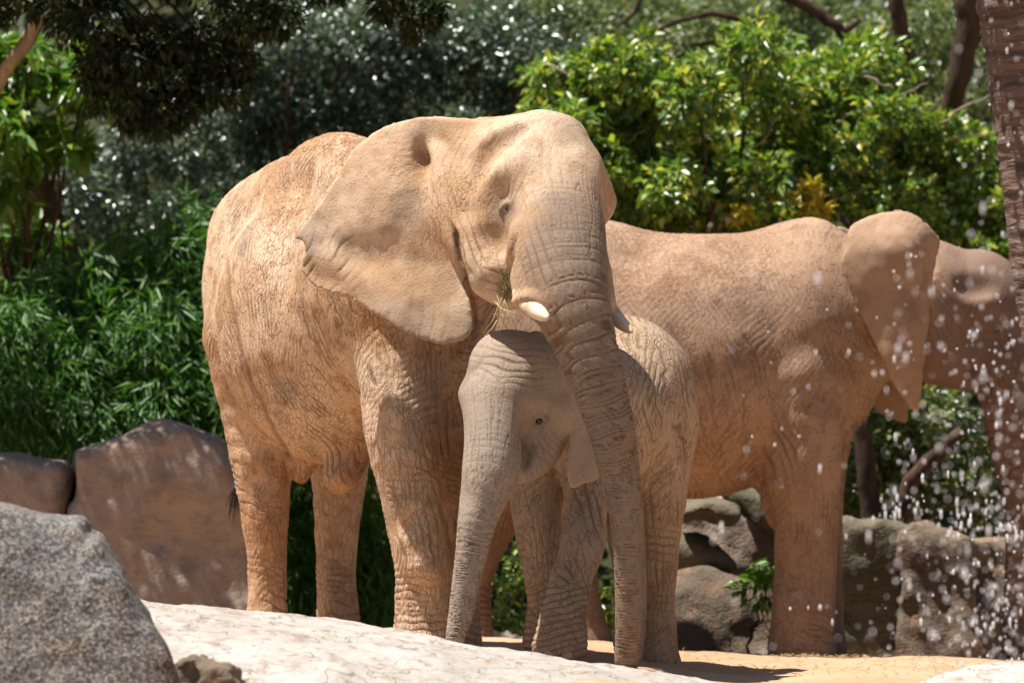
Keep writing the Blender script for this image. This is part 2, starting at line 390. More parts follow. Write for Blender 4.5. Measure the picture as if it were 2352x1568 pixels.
for lb, pl, d, mt in (
    ('wide damp rock of the low wall just right of the elephant leg', [(1900, 1200), (1960, 1184), (2040, 1196), (2110, 1222), (2130, 1300), (2130, 1580), (1890, 1580)], 26.3, MOSSY),
    ('wet wall rock with a lit ragged rim under the spray', [(2060, 1215), (2120, 1205), (2190, 1222), (2230, 1232), (2250, 1300), (2250, 1580), (2060, 1580)], 26.1, DAMP),
    ('lower wet wall rock at the far end of the wall', [(2215, 1236), (2290, 1228), (2380, 1240), (2500, 1236), (2600, 1300), (2600, 1580), (2215, 1580)], 26.2, DAMP)):
    rock('rock', lb, pl, d, 0.4, mt, 0.026, 0.05, 0.06, 2.6, 0.12, group='rocks of the low wall')
def slab(name, label, crest, yc, y0, y1, front, back, mat, n=190, m=84):
    c = np.array([P(u, v, yc / math.cos(PITCH)) for u, v in crest]); xs_ = np.linspace(c[0, 0], c[-1, 0], n); zc = np.interp(xs_, c[:, 0], c[:, 2]); zc = np.convolve(np.pad(zc, 12, 'edge'), np.ones(25) / 25, 'valid')
    ys_ = np.linspace(y0, y1, m); X, Y = np.meshgrid(xs_, ys_, indexing='ij'); q = np.stack([X.ravel(), Y.ravel(), 0 * X.ravel()], 1)
    t = Y - yc; Z = zc[:, None] - np.where(t < 0, front * t * t, back * t * t)
    edge = np.minimum(np.arange(n), np.arange(n)[::-1])[:, None] / 14.0; Z = Z - 0.35 * np.clip(1 - edge, 0, 1) ** 2
    Z = Z.ravel() + 0.030 * fbm(q * 1.7, 3) + 0.010 * fbm(q * [5, 3, 1], 3) + 0.004 * fbm(q * [22, 14, 1], 3)
    V = np.stack([X.ravel(), Y.ravel(), Z], 1); Bt = V.copy(); Bt[:, 2] = -0.7
    i = np.arange((n - 1) * m).reshape(n - 1, m)[:, :-1].ravel(); Q = np.stack([i, i + m, i + m + 1, i + 1], 1); N0 = n * m
    ring = np.concatenate([np.arange(n) * m, (n - 1) * m + np.arange(1, m), (np.arange(n - 1)[::-1]) * m + m - 1, np.arange(1, m - 1)[::-1]])
    r2 = np.roll(ring, -1); side = np.stack([ring, ring + N0, r2 + N0, r2], 1)
    o = obj(name, np.vstack([V, Bt]), np.vstack([Q, side, (Q + N0)[:, ::-1]]), mat, base=(xs_.mean(), yc, -0.3)); return tag(o, label, 'rock')
slab('rock_slab', 'broad sun-bleached pale rock slab sloping down in front of the elephants', [(190, 1352), (330, 1371), (600, 1404), (830, 1432), (1020, 1473), (1200, 1500), (1330, 1514), (1480, 1534), (1640, 1566), (1820, 1610)], 20.5, 18.3, 21.15, 0.055, 0.6, PALE)
slab('rock_slab', 'low pale rock slab on the sand beside the water spray', [(1960, 1610), (2100, 1566), (2200, 1540), (2300, 1524), (2420, 1516), (2700, 1530)], 20.3, 18.6, 21.0, 0.09, 0.5, PALE, 130, 60)

# ------------------------------------------------------------------ plants
def leaf_mat(name, a, b, c, trans=0.3, rough=0.38, spec=0.5):
    g = G(name); r = g.attr('rnd')
    col = g.mix(g.rng(r, 0.0, 0.6), a, b); col = g.mix(g.rng(r, 0.72, 0.95), col, c)
    m = g.done(col, rough, spec); t = g.n('BsdfTranslucent', {'Color': g.mix(1.0, col, (1.0, 1.15, 0.45), 'MULTIPLY')})
    g.t.links.new(g.n('MixShader', {0: trans, 1: g.bsdf.outputs[0], 2: t}), g.out.inputs[0]); return m
L_BRIGHT = leaf_mat('bright_leaf', (0.06, 0.13, 0.03), (0.20, 0.30, 0.05), (0.52, 0.50, 0.08), 0.36, 0.3, 0.6)
L_YELLOW = leaf_mat('yellow_leaf', (0.36, 0.30, 0.02), (0.46, 0.36, 0.03), (0.5, 0.28, 0.03), 0.4)
L_GREY = leaf_mat('grey_leaf', (0.03, 0.056, 0.034), (0.07, 0.11, 0.066), (0.22, 0.25, 0.15), 0.2, 0.24, 0.9)
L_OLIVE = leaf_mat('olive_leaf', (0.07, 0.11, 0.035), (0.14, 0.18, 0.06), (0.28, 0.27, 0.09), 0.3, 0.35)
L_CANE = leaf_mat('cane_leaf', (0.04, 0.125, 0.018), (0.08, 0.20, 0.03), (0.17, 0.27, 0.08), 0.35, 0.42, 0.45)
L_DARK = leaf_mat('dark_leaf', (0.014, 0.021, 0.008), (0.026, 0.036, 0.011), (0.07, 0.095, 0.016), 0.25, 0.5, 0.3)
L_LIME = leaf_mat('lime_leaf', (0.07, 0.17, 0.018), (0.13, 0.25, 0.028), (0.26, 0.32, 0.05), 0.4, 0.35)
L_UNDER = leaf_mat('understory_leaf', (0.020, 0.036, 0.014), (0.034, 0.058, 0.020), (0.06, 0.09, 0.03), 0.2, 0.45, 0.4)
def bark_mat(name, a, b, bump=0.8, sc=(1, 1, 0.25)):
    g = G(name); p = g.mapv(g.tc, sc); n1 = g.noise(p, 25.0, 4.0, 0.6); n2 = g.noise(g.tc, 3.0, 3.0)
    return g.done(g.mix(g.rng(g.add(g.mul(n1, 0.6), g.mul(n2, 0.4)), 0.35, 0.65), a, b), 0.9, 0.15, g.bump(n1, bump, 0.02))
BARK = bark_mat('dark_bark', (0.035, 0.022, 0.014), (0.075, 0.045, 0.028)); TWIG = bark_mat('grey_twig', (0.20, 0.16, 0.12), (0.34, 0.28, 0.21)); TANBARK = bark_mat('tan_bark', (0.30, 0.24, 0.14), (0.20, 0.15, 0.09))
def leaf_cloud(clumps, n, L, W, droop=0.25, shell=0.45, seed=0, sub=None):
    """clumps: (u, v, depth, ru, rv, rd) with ru, rv in pixels and rd in metres; leaves gather in many small tufts"""
    r = np.random.default_rng(seed); vol = np.array([c[3] * c[4] for c in clumps], float); vol /= vol.sum()
    C, Dr = [], []
    for (u, v, d, ru, rv, rd), w in zip(clumps, vol):
        k = max(int(n * w), 8); s = d / F; c = P(u, v, d); rad = np.array([ru * s, rd, rv * s])
        nt = max(int(k / 26), 4); t = r.normal(size=(nt, 3)); t /= np.linalg.norm(t, axis=1)[:, None]
        t *= (shell + (1 - shell) * r.random(nt) ** 0.5)[:, None] * (1 + 0.22 * r.normal(size=nt))[:, None]
        tc = c + t * rad; tr = rad.mean() * (sub or 0.26) * (0.6 + 0.8 * r.random(nt))
        i = r.integers(0, nt, k); o = r.normal(size=(k, 3)); o /= np.linalg.norm(o, axis=1)[:, None]; o *= (r.random(k) ** 0.45)[:, None]
        C.append(tc[i] + o * tr[i][:, None]); Dr.append(o * 0.7 + t[i] * 0.5 + r.normal(size=(k, 3)) * 0.45)
    C = np.vstack(C); D = np.vstack(Dr); D[:, 2] -= droop; D /= np.linalg.norm(D, axis=1)[:, None]; k = len(C)
    nr = np.array([-0.15, -0.25, 0.8]) + r.normal(size=(k, 3)) * 0.55; S = np.cross(D, nr); S /= np.linalg.norm(S, axis=1)[:, None] + 1e-9; Nn = np.cross(S, D)
    sc = (0.6 + 0.7 * r.random(k))[:, None]; l = L * sc; w = W * sc * 0.5; b = l * 0.12
    V = np.stack([C, C + D * l * 0.42 + S * w + Nn * w * 0.35, C + D * l - Nn * b, C + D * l * 0.42 - S * w + Nn * w * 0.35], 1).reshape(-1, 3)
    i = np.arange(k) * 4; Fc = np.vstack([np.stack([i, i + 1, i + 2], 1), np.stack([i, i + 2, i + 3], 1)])
    return V, Fc, np.repeat(r.random(k), 4)
def branch(pts, r0, r1, sides=7, wob=0.03, seed=0):
    c = catmull(np.array(pts, float), 4); r = np.random.default_rng(seed); c[1:-1] += r.normal(0, wob, c[1:-1].shape) * 0.5
    return tube(c, np.linspace(r0, r1, len(c)), sides, 0.08, seed)
def plant(name, label, cat, clumps, n, L, W, mat, stem_mat=None, foot=None, droop=0.25, seed=1, group=None, limbs=None, stem_r=0.035, sub=None, trunkname='trunk', shell=0.45, extra=None, hub=None):
    cs = np.array([P(*c[:3]) for c in clumps]); fx, fy = (cs[:, 0].mean(), cs[:, 1].mean()) if foot is None else foot
    fz = float(np.maximum(gz(fx, fy), bz(np.array([fx]), np.array([fy]))[0] if fy > 29.05 else -9)); base = np.array([fx, fy, fz])
    root = empty(name, base); tag(root, label, cat, group)
    r = np.random.default_rng(seed); parts = []
    hub = base + (cs.mean(0) - base) * np.array([0.5, 0.6, 0.55]) if hub is None else P(*hub)
    parts.append(branch([base - [0, 0, 0.1], base + (hub - base) * 0.5 + r.normal(0, .04, 3), hub], stem_r * 1.5, stem_r, seed=seed))
    for i, c in enumerate(cs): parts.append(branch([hub, (hub + c) / 2 + r.normal(0, .08, 3), c], stem_r * 0.8, stem_r * 0.2, 6, seed=seed + i))
    V, Fc = merge(parts); obj(trunkname, V, Fc, stem_mat or BARK, root)
    for l in (limbs or []): V, Fc = branch([P(*q[:3]) for q in l[0]], l[1], l[2], 8, 0.015, seed); obj('branch', V, Fc, l[3] if len(l) > 3 else BARK, root)
    V, Fc, rn = leaf_cloud(clumps, n, L, W, droop, shell, seed, sub); tag(obj('crown', V, Fc, mat, root, smooth=False, attrs={'rnd': rn}), kind='stuff')
    for nm, cl, k, l, w, mt in (extra or []):
        V, Fc, rn = leaf_cloud(cl, k, l, w, 0.3, 0.3, seed + 5); tag(obj(nm, V, Fc, mt, root, smooth=False, attrs={'rnd': rn}), kind='stuff')
    return root
# left: canes
for i, (cl, n, lb) in enumerate((
    ([(40, 780, 27.6, 120, 150, .35), (30, 930, 27.3, 130, 120, .35), (-120, 850, 27.6, 120, 200, .4)], 5200, 'leafy cane thicket behind the layered rock'),
    ([(200, 700, 28.0, 120, 130, .35), (190, 860, 27.6, 120, 140, .35), (210, 980, 27.4, 110, 70, .3)], 5200, 'leafy cane thicket rising over the big boulder'),
    ([(370, 640, 28.0, 110, 120, .35), (350, 800, 27.7, 110, 150, .35), (400, 930, 27.5, 110, 100, .3)], 5200, 'dense cane thicket between the big boulder and the rump'),
    ([(480, 600, 28.2, 70, 130, .3), (500, 760, 28.0, 80, 160, .3), (520, 950, 27.8, 80, 130, .3)], 3600, 'upright cane thicket close behind the rump of the large elephant'),
    ([(760, 1180, 27.7, 130, 110, .35), (700, 1330, 27.6, 110, 120, .35), (850, 1330, 27.6, 110, 130, .35), (640, 930, 27.3, 150, 110, .5), (800, 960, 27.2, 170, 110, .5), (700, 780, 27.3, 170, 130, .5), (880, 860, 27.2, 140, 130, .5)], 13000, 'dark cane thicket seen between the legs of the large elephant, with hidden upper clumps added to shade it'))):  # upper clumps, unseen behind the elephant, added to shade the canes below
    plant('cane_bush', lb, 'bush', cl, int(n * 1.8), 0.12, 0.015, L_CANE, droop=0.75, seed=20 + i, group='cane thickets', stem_r=0.012, sub=0.4, trunkname='stem', shell=0.2)
# grey-green trees at the back
def clump_list(pts, d, ru, rv, rd, seed):
    r = np.random.default_rng(seed); return [(u + r.normal(0, 8), v + r.normal(0, 8), d + r.normal(0, .35), ru * r.uniform(.75, 1.25), rv * r.uniform(.75, 1.25), rd) for u, v in pts]
plant('tree', 'grey-green fine-leaved tree behind the cane thickets', 'tree', clump_list([(250, 470), (330, 380), (420, 480), (470, 370), (360, 560), (250, 590), (480, 540), (170, 650), (150, 420), (300, 300), (430, 250)], 30.2, 85, 70, .35, 1), 15000, 0.055, 0.021, L_GREY, seed=31, group='fine-leaved trees on the bank')
plant('tree', 'grey-green fine-leaved tree above the back of the large elephant', 'tree', clump_list([(560, 220), (600, 330), (560, 430), (640, 130), (700, 240), (680, 60), (760, 150), (620, 20), (780, 60), (660, 300), (520, 300), (780, 260), (540, 120)], 30.8, 88, 72, .4, 2), 17000, 0.055, 0.022, L_GREY, seed=32, group='fine-leaved trees on the bank')
plant('tree', 'dark grey-green tree behind the ear of the large elephant', 'tree', clump_list([(860, 220), (900, 130), (960, 200), (1000, 90), (1060, 200), (1090, 60), (1140, 150), (1180, 240), (920, 40), (1180, 40), (840, 300), (1060, 290), (1240, 110)], 30.6, 88, 70, .4, 3), 17000, 0.052, 0.022, L_GREY, seed=33, group='fine-leaved trees on the bank')
# left: lime shrub and leaning dark trunk
plant('tree', 'lime-green leafy tree with a leaning dark trunk at the edge of the canes', 'tree', [(60, 140, 28.0, 90, 60, .3), (190, 190, 27.9, 85, 70, .3), (240, 160, 28.0, 40, 40, .2), (50, 300, 27.8, 95, 55, .3), (130, 340, 27.9, 70, 45, .25), (20, 420, 28.0, 60, 50, .25), (80, 560, 28.4, 70, 45, .25), (-90, 220, 28, 110, 150, .35)], 4200, 0.13, 0.040, L_LIME, droop=0.6, seed=41, foot=(-3.2, 29.0), stem_r=0.03,
      limbs=[([(-10, 700, 28.7), (60, 560, 28.7), (105, 470, 28.7), (85, 380, 28.6), (130, 260, 28.5)], 0.11, 0.05), ([(105, 470, 28.7), (150, 540, 28.8), (170, 600, 28.9)], 0.06, 0.03)])
# dark canopy hanging in from the left
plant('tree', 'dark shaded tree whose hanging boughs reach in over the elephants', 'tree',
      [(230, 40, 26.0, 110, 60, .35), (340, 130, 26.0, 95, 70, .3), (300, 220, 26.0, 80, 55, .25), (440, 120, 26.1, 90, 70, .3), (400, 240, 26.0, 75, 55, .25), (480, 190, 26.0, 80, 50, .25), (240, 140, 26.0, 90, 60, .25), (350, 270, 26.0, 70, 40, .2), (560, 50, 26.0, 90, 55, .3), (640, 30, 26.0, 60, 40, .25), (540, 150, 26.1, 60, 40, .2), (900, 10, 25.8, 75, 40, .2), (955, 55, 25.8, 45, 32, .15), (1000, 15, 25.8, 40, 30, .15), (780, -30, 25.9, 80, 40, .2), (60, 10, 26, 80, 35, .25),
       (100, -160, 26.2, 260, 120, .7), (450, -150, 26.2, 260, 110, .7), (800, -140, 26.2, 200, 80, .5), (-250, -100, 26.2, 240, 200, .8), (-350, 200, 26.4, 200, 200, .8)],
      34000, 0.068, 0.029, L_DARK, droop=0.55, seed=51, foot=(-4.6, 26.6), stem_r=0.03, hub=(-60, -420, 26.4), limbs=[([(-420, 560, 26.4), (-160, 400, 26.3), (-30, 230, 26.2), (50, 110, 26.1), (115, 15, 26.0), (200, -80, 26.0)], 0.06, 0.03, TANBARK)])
# right: sunlit shrubs
R1 = clump_list([(1290, 190), (1380, 165), (1460, 200), (1330, 260), (1420, 280), (1510, 260), (1470, 360), (1400, 400), (1530, 420), (1300, 330), (1500, 490), (1560, 340), (1430, 480)], 28.4, 72, 58, .3, 5)
R2 = clump_list([(1590, 200), (1660, 240), (1620, 320), (1700, 330), (1660, 420), (1740, 430), (1590, 480), (1680, 510), (1770, 230), (1790, 340), (1820, 500), (1720, 130), (1780, 110)], 28.6, 72, 60, .3, 6)
R3 = clump_list([(1850, 210), (1900, 300), (1860, 390), (1950, 220), (1980, 340), (1950, 440), (2040, 260), (2080, 360), (2040, 460), (2140, 300), (2170, 420), (2230, 350), (2260, 470), (2310, 420), (2330, 540), (2150, 520), (2000, 150), (2250, 580), (2400, 480)], 28.7, 76, 62, .3, 7)
def twigs(seed, box, d, n):
    r = np.random.default_rng(seed); out = []
    for i in range(n):
        u, v = r.uniform(box[0], box[1]), r.uniform(box[2], box[3]); a = r.uniform(-1.0, 0.4); l = r.uniform(70, 150); c = r.uniform(-14, 14)
        out.append(([(u, v, d), (u + 0.5 * l * math.cos(a), v + 0.5 * l * math.sin(a) + c, d - 0.05), (u + l * math.cos(a), v + l * math.sin(a), d - 0.1)], r.uniform(.007, .012), .003, TWIG))
    return out
plant('shrub', 'bright green sunlit shrub rising behind the forehead of the large elephant', 'bush', R1, 9500, 0.075, 0.042, L_BRIGHT, seed=61, group='sunlit shrubs', limbs=twigs(61, (1250, 1520, 140, 480), 28.05, 7))
plant('shrub', 'sunlit green shrub with yellow sprays behind the back of the far elephant', 'bush', R2, 9500, 0.075, 0.042, L_BRIGHT, seed=62, group='sunlit shrubs', limbs=twigs(62, (1560, 1800, 120, 480), 28.2, 7), extra=[('yellow_spray', [(1855, 445, 27.75, 30, 50, .1), (1690, 500, 27.75, 40, 16, .1), (1862, 500, 27.75, 28, 36, .1)], 520, 0.07, 0.028, L_YELLOW)])
plant('shrub', 'sprawling sunlit shrub above the head of the far elephant', 'bush', R3, 13500, 0.07, 0.038, L_BRIGHT, seed=63, group='sunlit shrubs', limbs=twigs(63, (1850, 2250, 160, 480), 28.3, 7))
plant('tree', 'olive-green tree with crooked bare brown branches above the sunlit shrubs', 'tree', clump_list([(1300, 40), (1400, 70), (1350, 120), (1480, 30), (1550, 90), (1620, 40), (1450, 120), (1640, 130), (1540, 160)], 31.5, 85, 55, .4, 8), 9500, 0.055, 0.022, L_OLIVE, seed=71, group='olive trees on the bank',
      limbs=[([(1420, 60, 30.6), (1460, 25, 30.6), (1480, -20, 30.6)], 0.012, 0.02), ([(1460, 100, 30.4), (1530, 60, 30.4), (1620, 35, 30.4), (1720, 50, 30.4), (1790, 90, 30.5)], 0.012, 0.03), ([(1540, 160, 30.4), (1580, 110, 30.4), (1640, 95, 30.4)], 0.01, 0.014)])
plant('tree', 'olive-green tree with a forked dark branch behind the leaning trunk', 'tree', clump_list([(1740, 40), (1830, 60), (1900, 110), (1960, 40), (2040, 90), (2120, 40), (2190, 120), (2240, 50), (2100, 160), (2180, 220), (1780, -20), (2300, 200)], 31.6, 88, 60, .4, 9), 11500, 0.055, 0.022, L_OLIVE, seed=72, group='olive trees on the bank',
      limbs=[([(1780, -30, 30.3), (1840, 5, 30.3), (1905, 50, 30.3), (1935, 80, 30.3), (1915, 120, 30.3)], 0.05, 0.03), ([(1935, 80, 30.3), (1975, 45, 30.3)], 0.03, 0.015), ([(2060, -40, 30.6), (2065, 60, 30.6), (2085, 150, 30.7), (2100, 260, 30.8)], 0.05, 0.07), ([(2235, -30, 29.2), (2225, 60, 29.2), (2205, 170, 29.2), (2160, 330, 29.3)], 0.11, 0.06)])
plant('shrub', 'dark shaded shrub under the chin of the far elephant', 'bush', [(2020, 1020, 28.0, 90, 90, .3), (2130, 980, 28.0, 100, 90, .3), (2220, 1100, 28.0, 90, 110, .3), (2080, 1130, 28.0, 110, 80, .3), (1960, 1120, 28, 60, 90, .3)], 5200, 0.065, 0.03, L_OLIVE, seed=73,
      limbs=[([(1975, 960, 27.4), (1990, 1080, 27.4), (2010, 1230, 27.4)], 0.05, 0.07), ([(2210, 990, 27.4), (2110, 1080, 27.4), (2060, 1200, 27.4)], 0.035, 0.06)])
plant('plant', 'small leafy plant behind the front foot of the calf', 'plant', [(1170, 1330, 26.6, 55, 60, .15), (1180, 1420, 26.5, 50, 45, .15)], 620, 0.055, 0.026, L_BRIGHT, seed=81, stem_r=0.01, trunkname='stem', sub=0.5)
plant('plant', 'small leafy plant between the calf and the trunk of the large elephant', 'plant', [(1385, 1370, 26.6, 30, 40, .12), (1395, 1440, 26.5, 30, 35, .12)], 380, 0.055, 0.026, L_BRIGHT, seed=82, stem_r=0.01, trunkname='stem', sub=0.5)
plant('plant', 'little green plant growing out of the rock pile', 'plant', [(1750, 1350, 25.5, 38, 42, .08), (1735, 1300, 25.55, 14, 20, .05)], 150, 0.07, 0.032, L_LIME, seed=83, stem_r=0.008, trunkname='stem', sub=0.5)
# undergrowth covering the bank
def undergrowth():
    r = np.random.default_rng(90); n = 330; cl = []
    for i in range(n):
        x = r.uniform(-6, 6); y = r.uniform(31.0, 35.5); z = float(bz(np.array([x]), np.array([y]))[0]); u, v, d = proj(np.array([[x, y, z + r.uniform(0.05, 1.0)]]))
        cl.append((u[0], v[0], d[0], r.uniform(50, 100), r.uniform(40, 80), .3))
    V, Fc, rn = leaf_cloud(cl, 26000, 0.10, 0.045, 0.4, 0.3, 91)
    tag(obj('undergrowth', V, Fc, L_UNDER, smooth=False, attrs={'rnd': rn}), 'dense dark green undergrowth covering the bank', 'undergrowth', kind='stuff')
    cl = []
    for i in range(420):
        y = r.uniform(35.3, 45.0); x = r.uniform(-0.2, 0.2) * y; z = float(bz(np.array([x]), np.array([y]))[0]); u, v, d = proj(np.array([[x, y, z + r.uniform(0.1, 0.9)]]))
        cl.append((u[0], v[0], d[0], r.uniform(60, 110), r.uniform(50, 90), .4))
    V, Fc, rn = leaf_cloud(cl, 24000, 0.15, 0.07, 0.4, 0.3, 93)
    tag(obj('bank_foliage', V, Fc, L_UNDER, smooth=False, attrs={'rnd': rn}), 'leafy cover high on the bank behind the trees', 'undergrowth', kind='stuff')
    cl = []
    for i in range(150):
        x = r.uniform(-6, 6); y = r.uniform(29.0, 30.5); u, v, d = proj(np.array([[x, y, r.uniform(-0.4, 1.7)]])); cl.append((u[0], v[0], d[0], r.uniform(60, 110), r.uniform(50, 100), .3))
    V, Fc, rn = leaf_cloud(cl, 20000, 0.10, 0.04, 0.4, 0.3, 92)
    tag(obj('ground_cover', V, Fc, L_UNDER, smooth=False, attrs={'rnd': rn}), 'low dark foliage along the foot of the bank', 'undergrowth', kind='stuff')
undergrowth()

# ------------------------------------------------------------------ leaning tree trunk, log
def big_trunk():
    g = G('ringed_bark'); p = g.tc; w = g.warp(p, 2.5, 0.10)
    r = g.noise(g.mapv(w, (2.0, 2.0, 34.0)), 1.0, 3.0, 0.6); f = g.noise(g.mapv(w, (9, 9, 70)), 1.0, 3.0, 0.6); b = g.noise(p, 3.0, 3.0)
    col = g.mix(g.rng(r, 0.35, 0.62), (0.075, 0.045, 0.033), (0.165, 0.105, 0.078)); col = g.mix(g.mul(g.rng(b, 0.5, 0.7), 0.5), col, (0.19, 0.12, 0.09))
    mat = g.done(col, 0.75, 0.3, g.bump(g.add(g.mul(r, 0.7), g.mul(f, 0.5)), 1.0, 0.03))
    pts = catmull(np.array([(2395, -260, 23.3, 185), (2400, 0, 23.3, 160), (2415, 150, 23.3, 150), (2430, 300, 23.3, 144), (2442, 450, 23.3, 140), (2462, 600, 23.3, 142), (2492, 760, 23.3, 145), (2540, 1000, 23.3, 155), (2600, 1300, 23.3, 180), (2640, 1580, 23.3, 220)], float), 34)
    n, sd = len(pts), 56; W = np.array([P(*q[:3]) for q in pts]); R = pts[:, 3] * pts[:, 2] / F; th = np.arange(sd) * 2 * math.pi / sd
    V = np.zeros((n, sd, 3))
    for i in range(n):
        a = np.stack([np.cos(th) * 1.2, np.sin(th) * 1.2, np.full(sd, W[i, 2] * 20)], 1); rr = R[i] * (1 + 0.06 * pn(np.stack([np.cos(th), np.sin(th), np.full(sd, W[i, 2] * 1.2)], 1))) + 0.012 * pn(a * [1.5, 1.5, 1]) + 0.006 * pn(a * [3, 3, 2.6] + 7)
        V[i] = W[i] + np.stack([rr * np.cos(th), rr * np.sin(th), 0 * th], 1)
    i = np.arange((n - 1) * sd).reshape(n - 1, sd); j = np.roll(i, -1, 1); Q = np.stack([i.ravel(), i.ravel() + sd, j.ravel() + sd, j.ravel()], 1)
    base = np.array([W[-1, 0], W[-1, 1], gz(W[-1, 0], W[-1, 1])]); root = empty('tree', base); tag(root, 'thick leaning tree trunk with ringed brown bark beside the water spray', 'tree')
    obj('trunk', V.reshape(-1, 3), Q, mat, root)
    V, Fc, rn = leaf_cloud([(2420, -520, 23.3, 420, 130, 1.2), (2100, -560, 23.6, 260, 90, .8), (2700, -460, 23.3, 260, 160, .9)], 4200, 0.10, 0.04, 0.4, 0.35, 95); tag(obj('crown', V, Fc, L_OLIVE, root, smooth=False, attrs={'rnd': rn}), kind='stuff')
    V, Fc = merge([branch([W[0] - [0, 0, .3], P(2420, -420, 23.3), P(u, -540, 23.4)], 0.2, 0.05) for u in (2150, 2420, 2700)]); obj('branch', V, Fc, BARK, root)
big_trunk()
V, Fc = branch([P(1060, 1462, 25.9), P(1130, 1466, 25.8), P(1185, 1474, 25.7), P(1240, 1480, 25.7)], 0.05, 0.04, 12, 0.01, 4); tag(obj('log', V, Fc, TWIG, base=P(1150, 1470, 25.8)), 'weathered grey log lying on the ground behind the calf', 'log')

# ------------------------------------------------------------------ hay and straw
HAY = plain('dry_hay', (0.42, 0.32, 0.16), 0.8); HAYDARK = plain('chewed_hay', (0.16, 0.12, 0.05), 0.9)
def hay():
    r = np.random.default_rng(12); a = []; b = []
    for i in range(80):
        c = P(1166 + r.normal(0, 7), 645 + r.normal(0, 16), 21.43 + r.normal(0, .03)); e = c + r.normal(0, 1, 3) * [.035, .03, .05]; a.append(tube([c, (c + e) / 2 + r.normal(0, .008, 3), e], [.0017, .0015, .001], 4))
    for i in range(10):
        c = P(1150 + r.normal(0, 10), 690 + r.normal(0, 8), 21.38 + r.normal(0, .02)); e = P(1140 + r.normal(0, 24), 745 + r.normal(0, 22), 21.36 + r.normal(0, .03)); b.append(tube([c, (c + e) / 2 + r.normal(0, .015, 3), e], [.0015, .0014, .001], 4))
    b.append(tube([P(1150, 708, 21.36), P(1170, 716, 21.34), P(1200, 728, 21.33)], [.003, .003, .002], 4)); b.append(tube([P(1142, 735, 21.35), P(1130, 755, 21.34), P(1112, 772, 21.33)], [.0025, .002, .0015], 4))
    root = empty('hay', P(1165, 680, 21.42)); tag(root, 'wisp of dry hay hanging from the mouth of the large elephant', 'hay')
    V, Fc = merge(a); tag(obj('mouthful', V, Fc, HAYDARK, root), kind='stuff'); V, Fc = merge(b); tag(obj('loose_strand', V, Fc, HAY, root), kind='stuff')
    c = []
    for i in range(240):
        u, v = (r.uniform(1560, 2352), r.uniform(1500, 1555)) if i < 150 else (1930 + r.normal(0, 60), 1508 + r.normal(0, 5))
        x = (u - CU) * 23.5 / F + r.normal(0, .1); y = r.uniform(21.6, 24.4) if i < 150 else 24.1 + r.normal(0, .15); z = float(gz2(np.array([x]), np.array([y]))[0]); an = r.uniform(0, 6.28); l = r.uniform(.02, .07)
        p0 = np.array([x, y, z + .003]); p1 = p0 + [l * math.cos(an), l * math.sin(an), r.uniform(0, .022)]; c.append(tube([p0, (p0 + p1) / 2 + [0, 0, .004], p1], [.0016, .0015, .001], 4))
    V, Fc = merge(c); tag(obj('straw', V, Fc, HAY), 'scattered straw lying on the sand', 'straw', kind='stuff')
hay()

# ------------------------------------------------------------------ water spray
def water():
    g = G('water_drop'); g.bsdf.inputs['Transmission Weight'].default_value = 0.35; g.bsdf.inputs['IOR'].default_value = 1.33
    mat = g.done((0.92, 0.95, 1.0), 0.12, 0.8)
    bm = bmesh.new(); bmesh.ops.create_icosphere(bm, subdivisions=1, radius=1); T = np.array([v.co[:] for v in bm.verts]); TF = np.array([[v.index for v in f.verts] for f in bm.faces]); bm.free()
    def cloud(c, r, st=None):
        V = c[:, None] + T[None] * (r[:, None, None] * (np.ones((len(c), 1, 3)) if st is None else st[:, None])); Fc = (TF[None] + (np.arange(len(c)) * len(T))[:, None, None]).reshape(-1, 3); return V.reshape(-1, 3), Fc
    r = np.random.default_rng(77); C = []; R = []
    while len(C) < 1500:
        u, v = r.uniform(1620, 2480), r.uniform(0, 1560)
        w = sstep(1860, 2400, u) ** 1.4 * (0.22 + 0.78 * sstep(500, 1300, v)) + 0.03
        if v < 500: w *= sstep(2080, 2330, u) * 0.6
        if r.random() > w: continue
        big = r.random(); C.append(P(u, v, r.uniform(13.0, 19.0))); R.append(r.uniform(0.0014, 0.0036) if big < 0.65 else r.uniform(0.0034, 0.0060))
    C = np.array(C); R = np.array(R); st = np.ones((len(C), 3)); st[:, 2] = np.where(r.random(len(C)) < 0.3, r.uniform(1.8, 4.0, len(C)), r.uniform(1.0, 1.5, len(C)))
    V, Fc = cloud(C, R, st); tag(obj('water_spray', V, Fc, mat), 'shower of falling water drops in front of the far elephant', 'water', kind='stuff')
    C = []; R = []
    for (cu, cv, n, s) in ((2055, 1165, 26, 1.0), (2205, 1205, 26, 1.0), (2330, 1215, 26, 1.2), (2310, 1420, 40, 2.2)):
        for i in range(n):
            h = abs(r.normal(0, 1)); C.append(P(cu + r.normal(0, 26) * s, cv + 26 - h * 34 * s, 17.5 + r.normal(0, .1))); R.append(r.uniform(.0015, .006))
    C = np.array(C); R = np.array(R); st = np.ones((len(C), 3)); st[:, 2] = r.uniform(1, 4.0, len(C)); V, Fc = cloud(C, R, st); tag(obj('water_splash', V, Fc, mat), 'bursts of splashing water above the low rock wall', 'water', kind='stuff')
water()
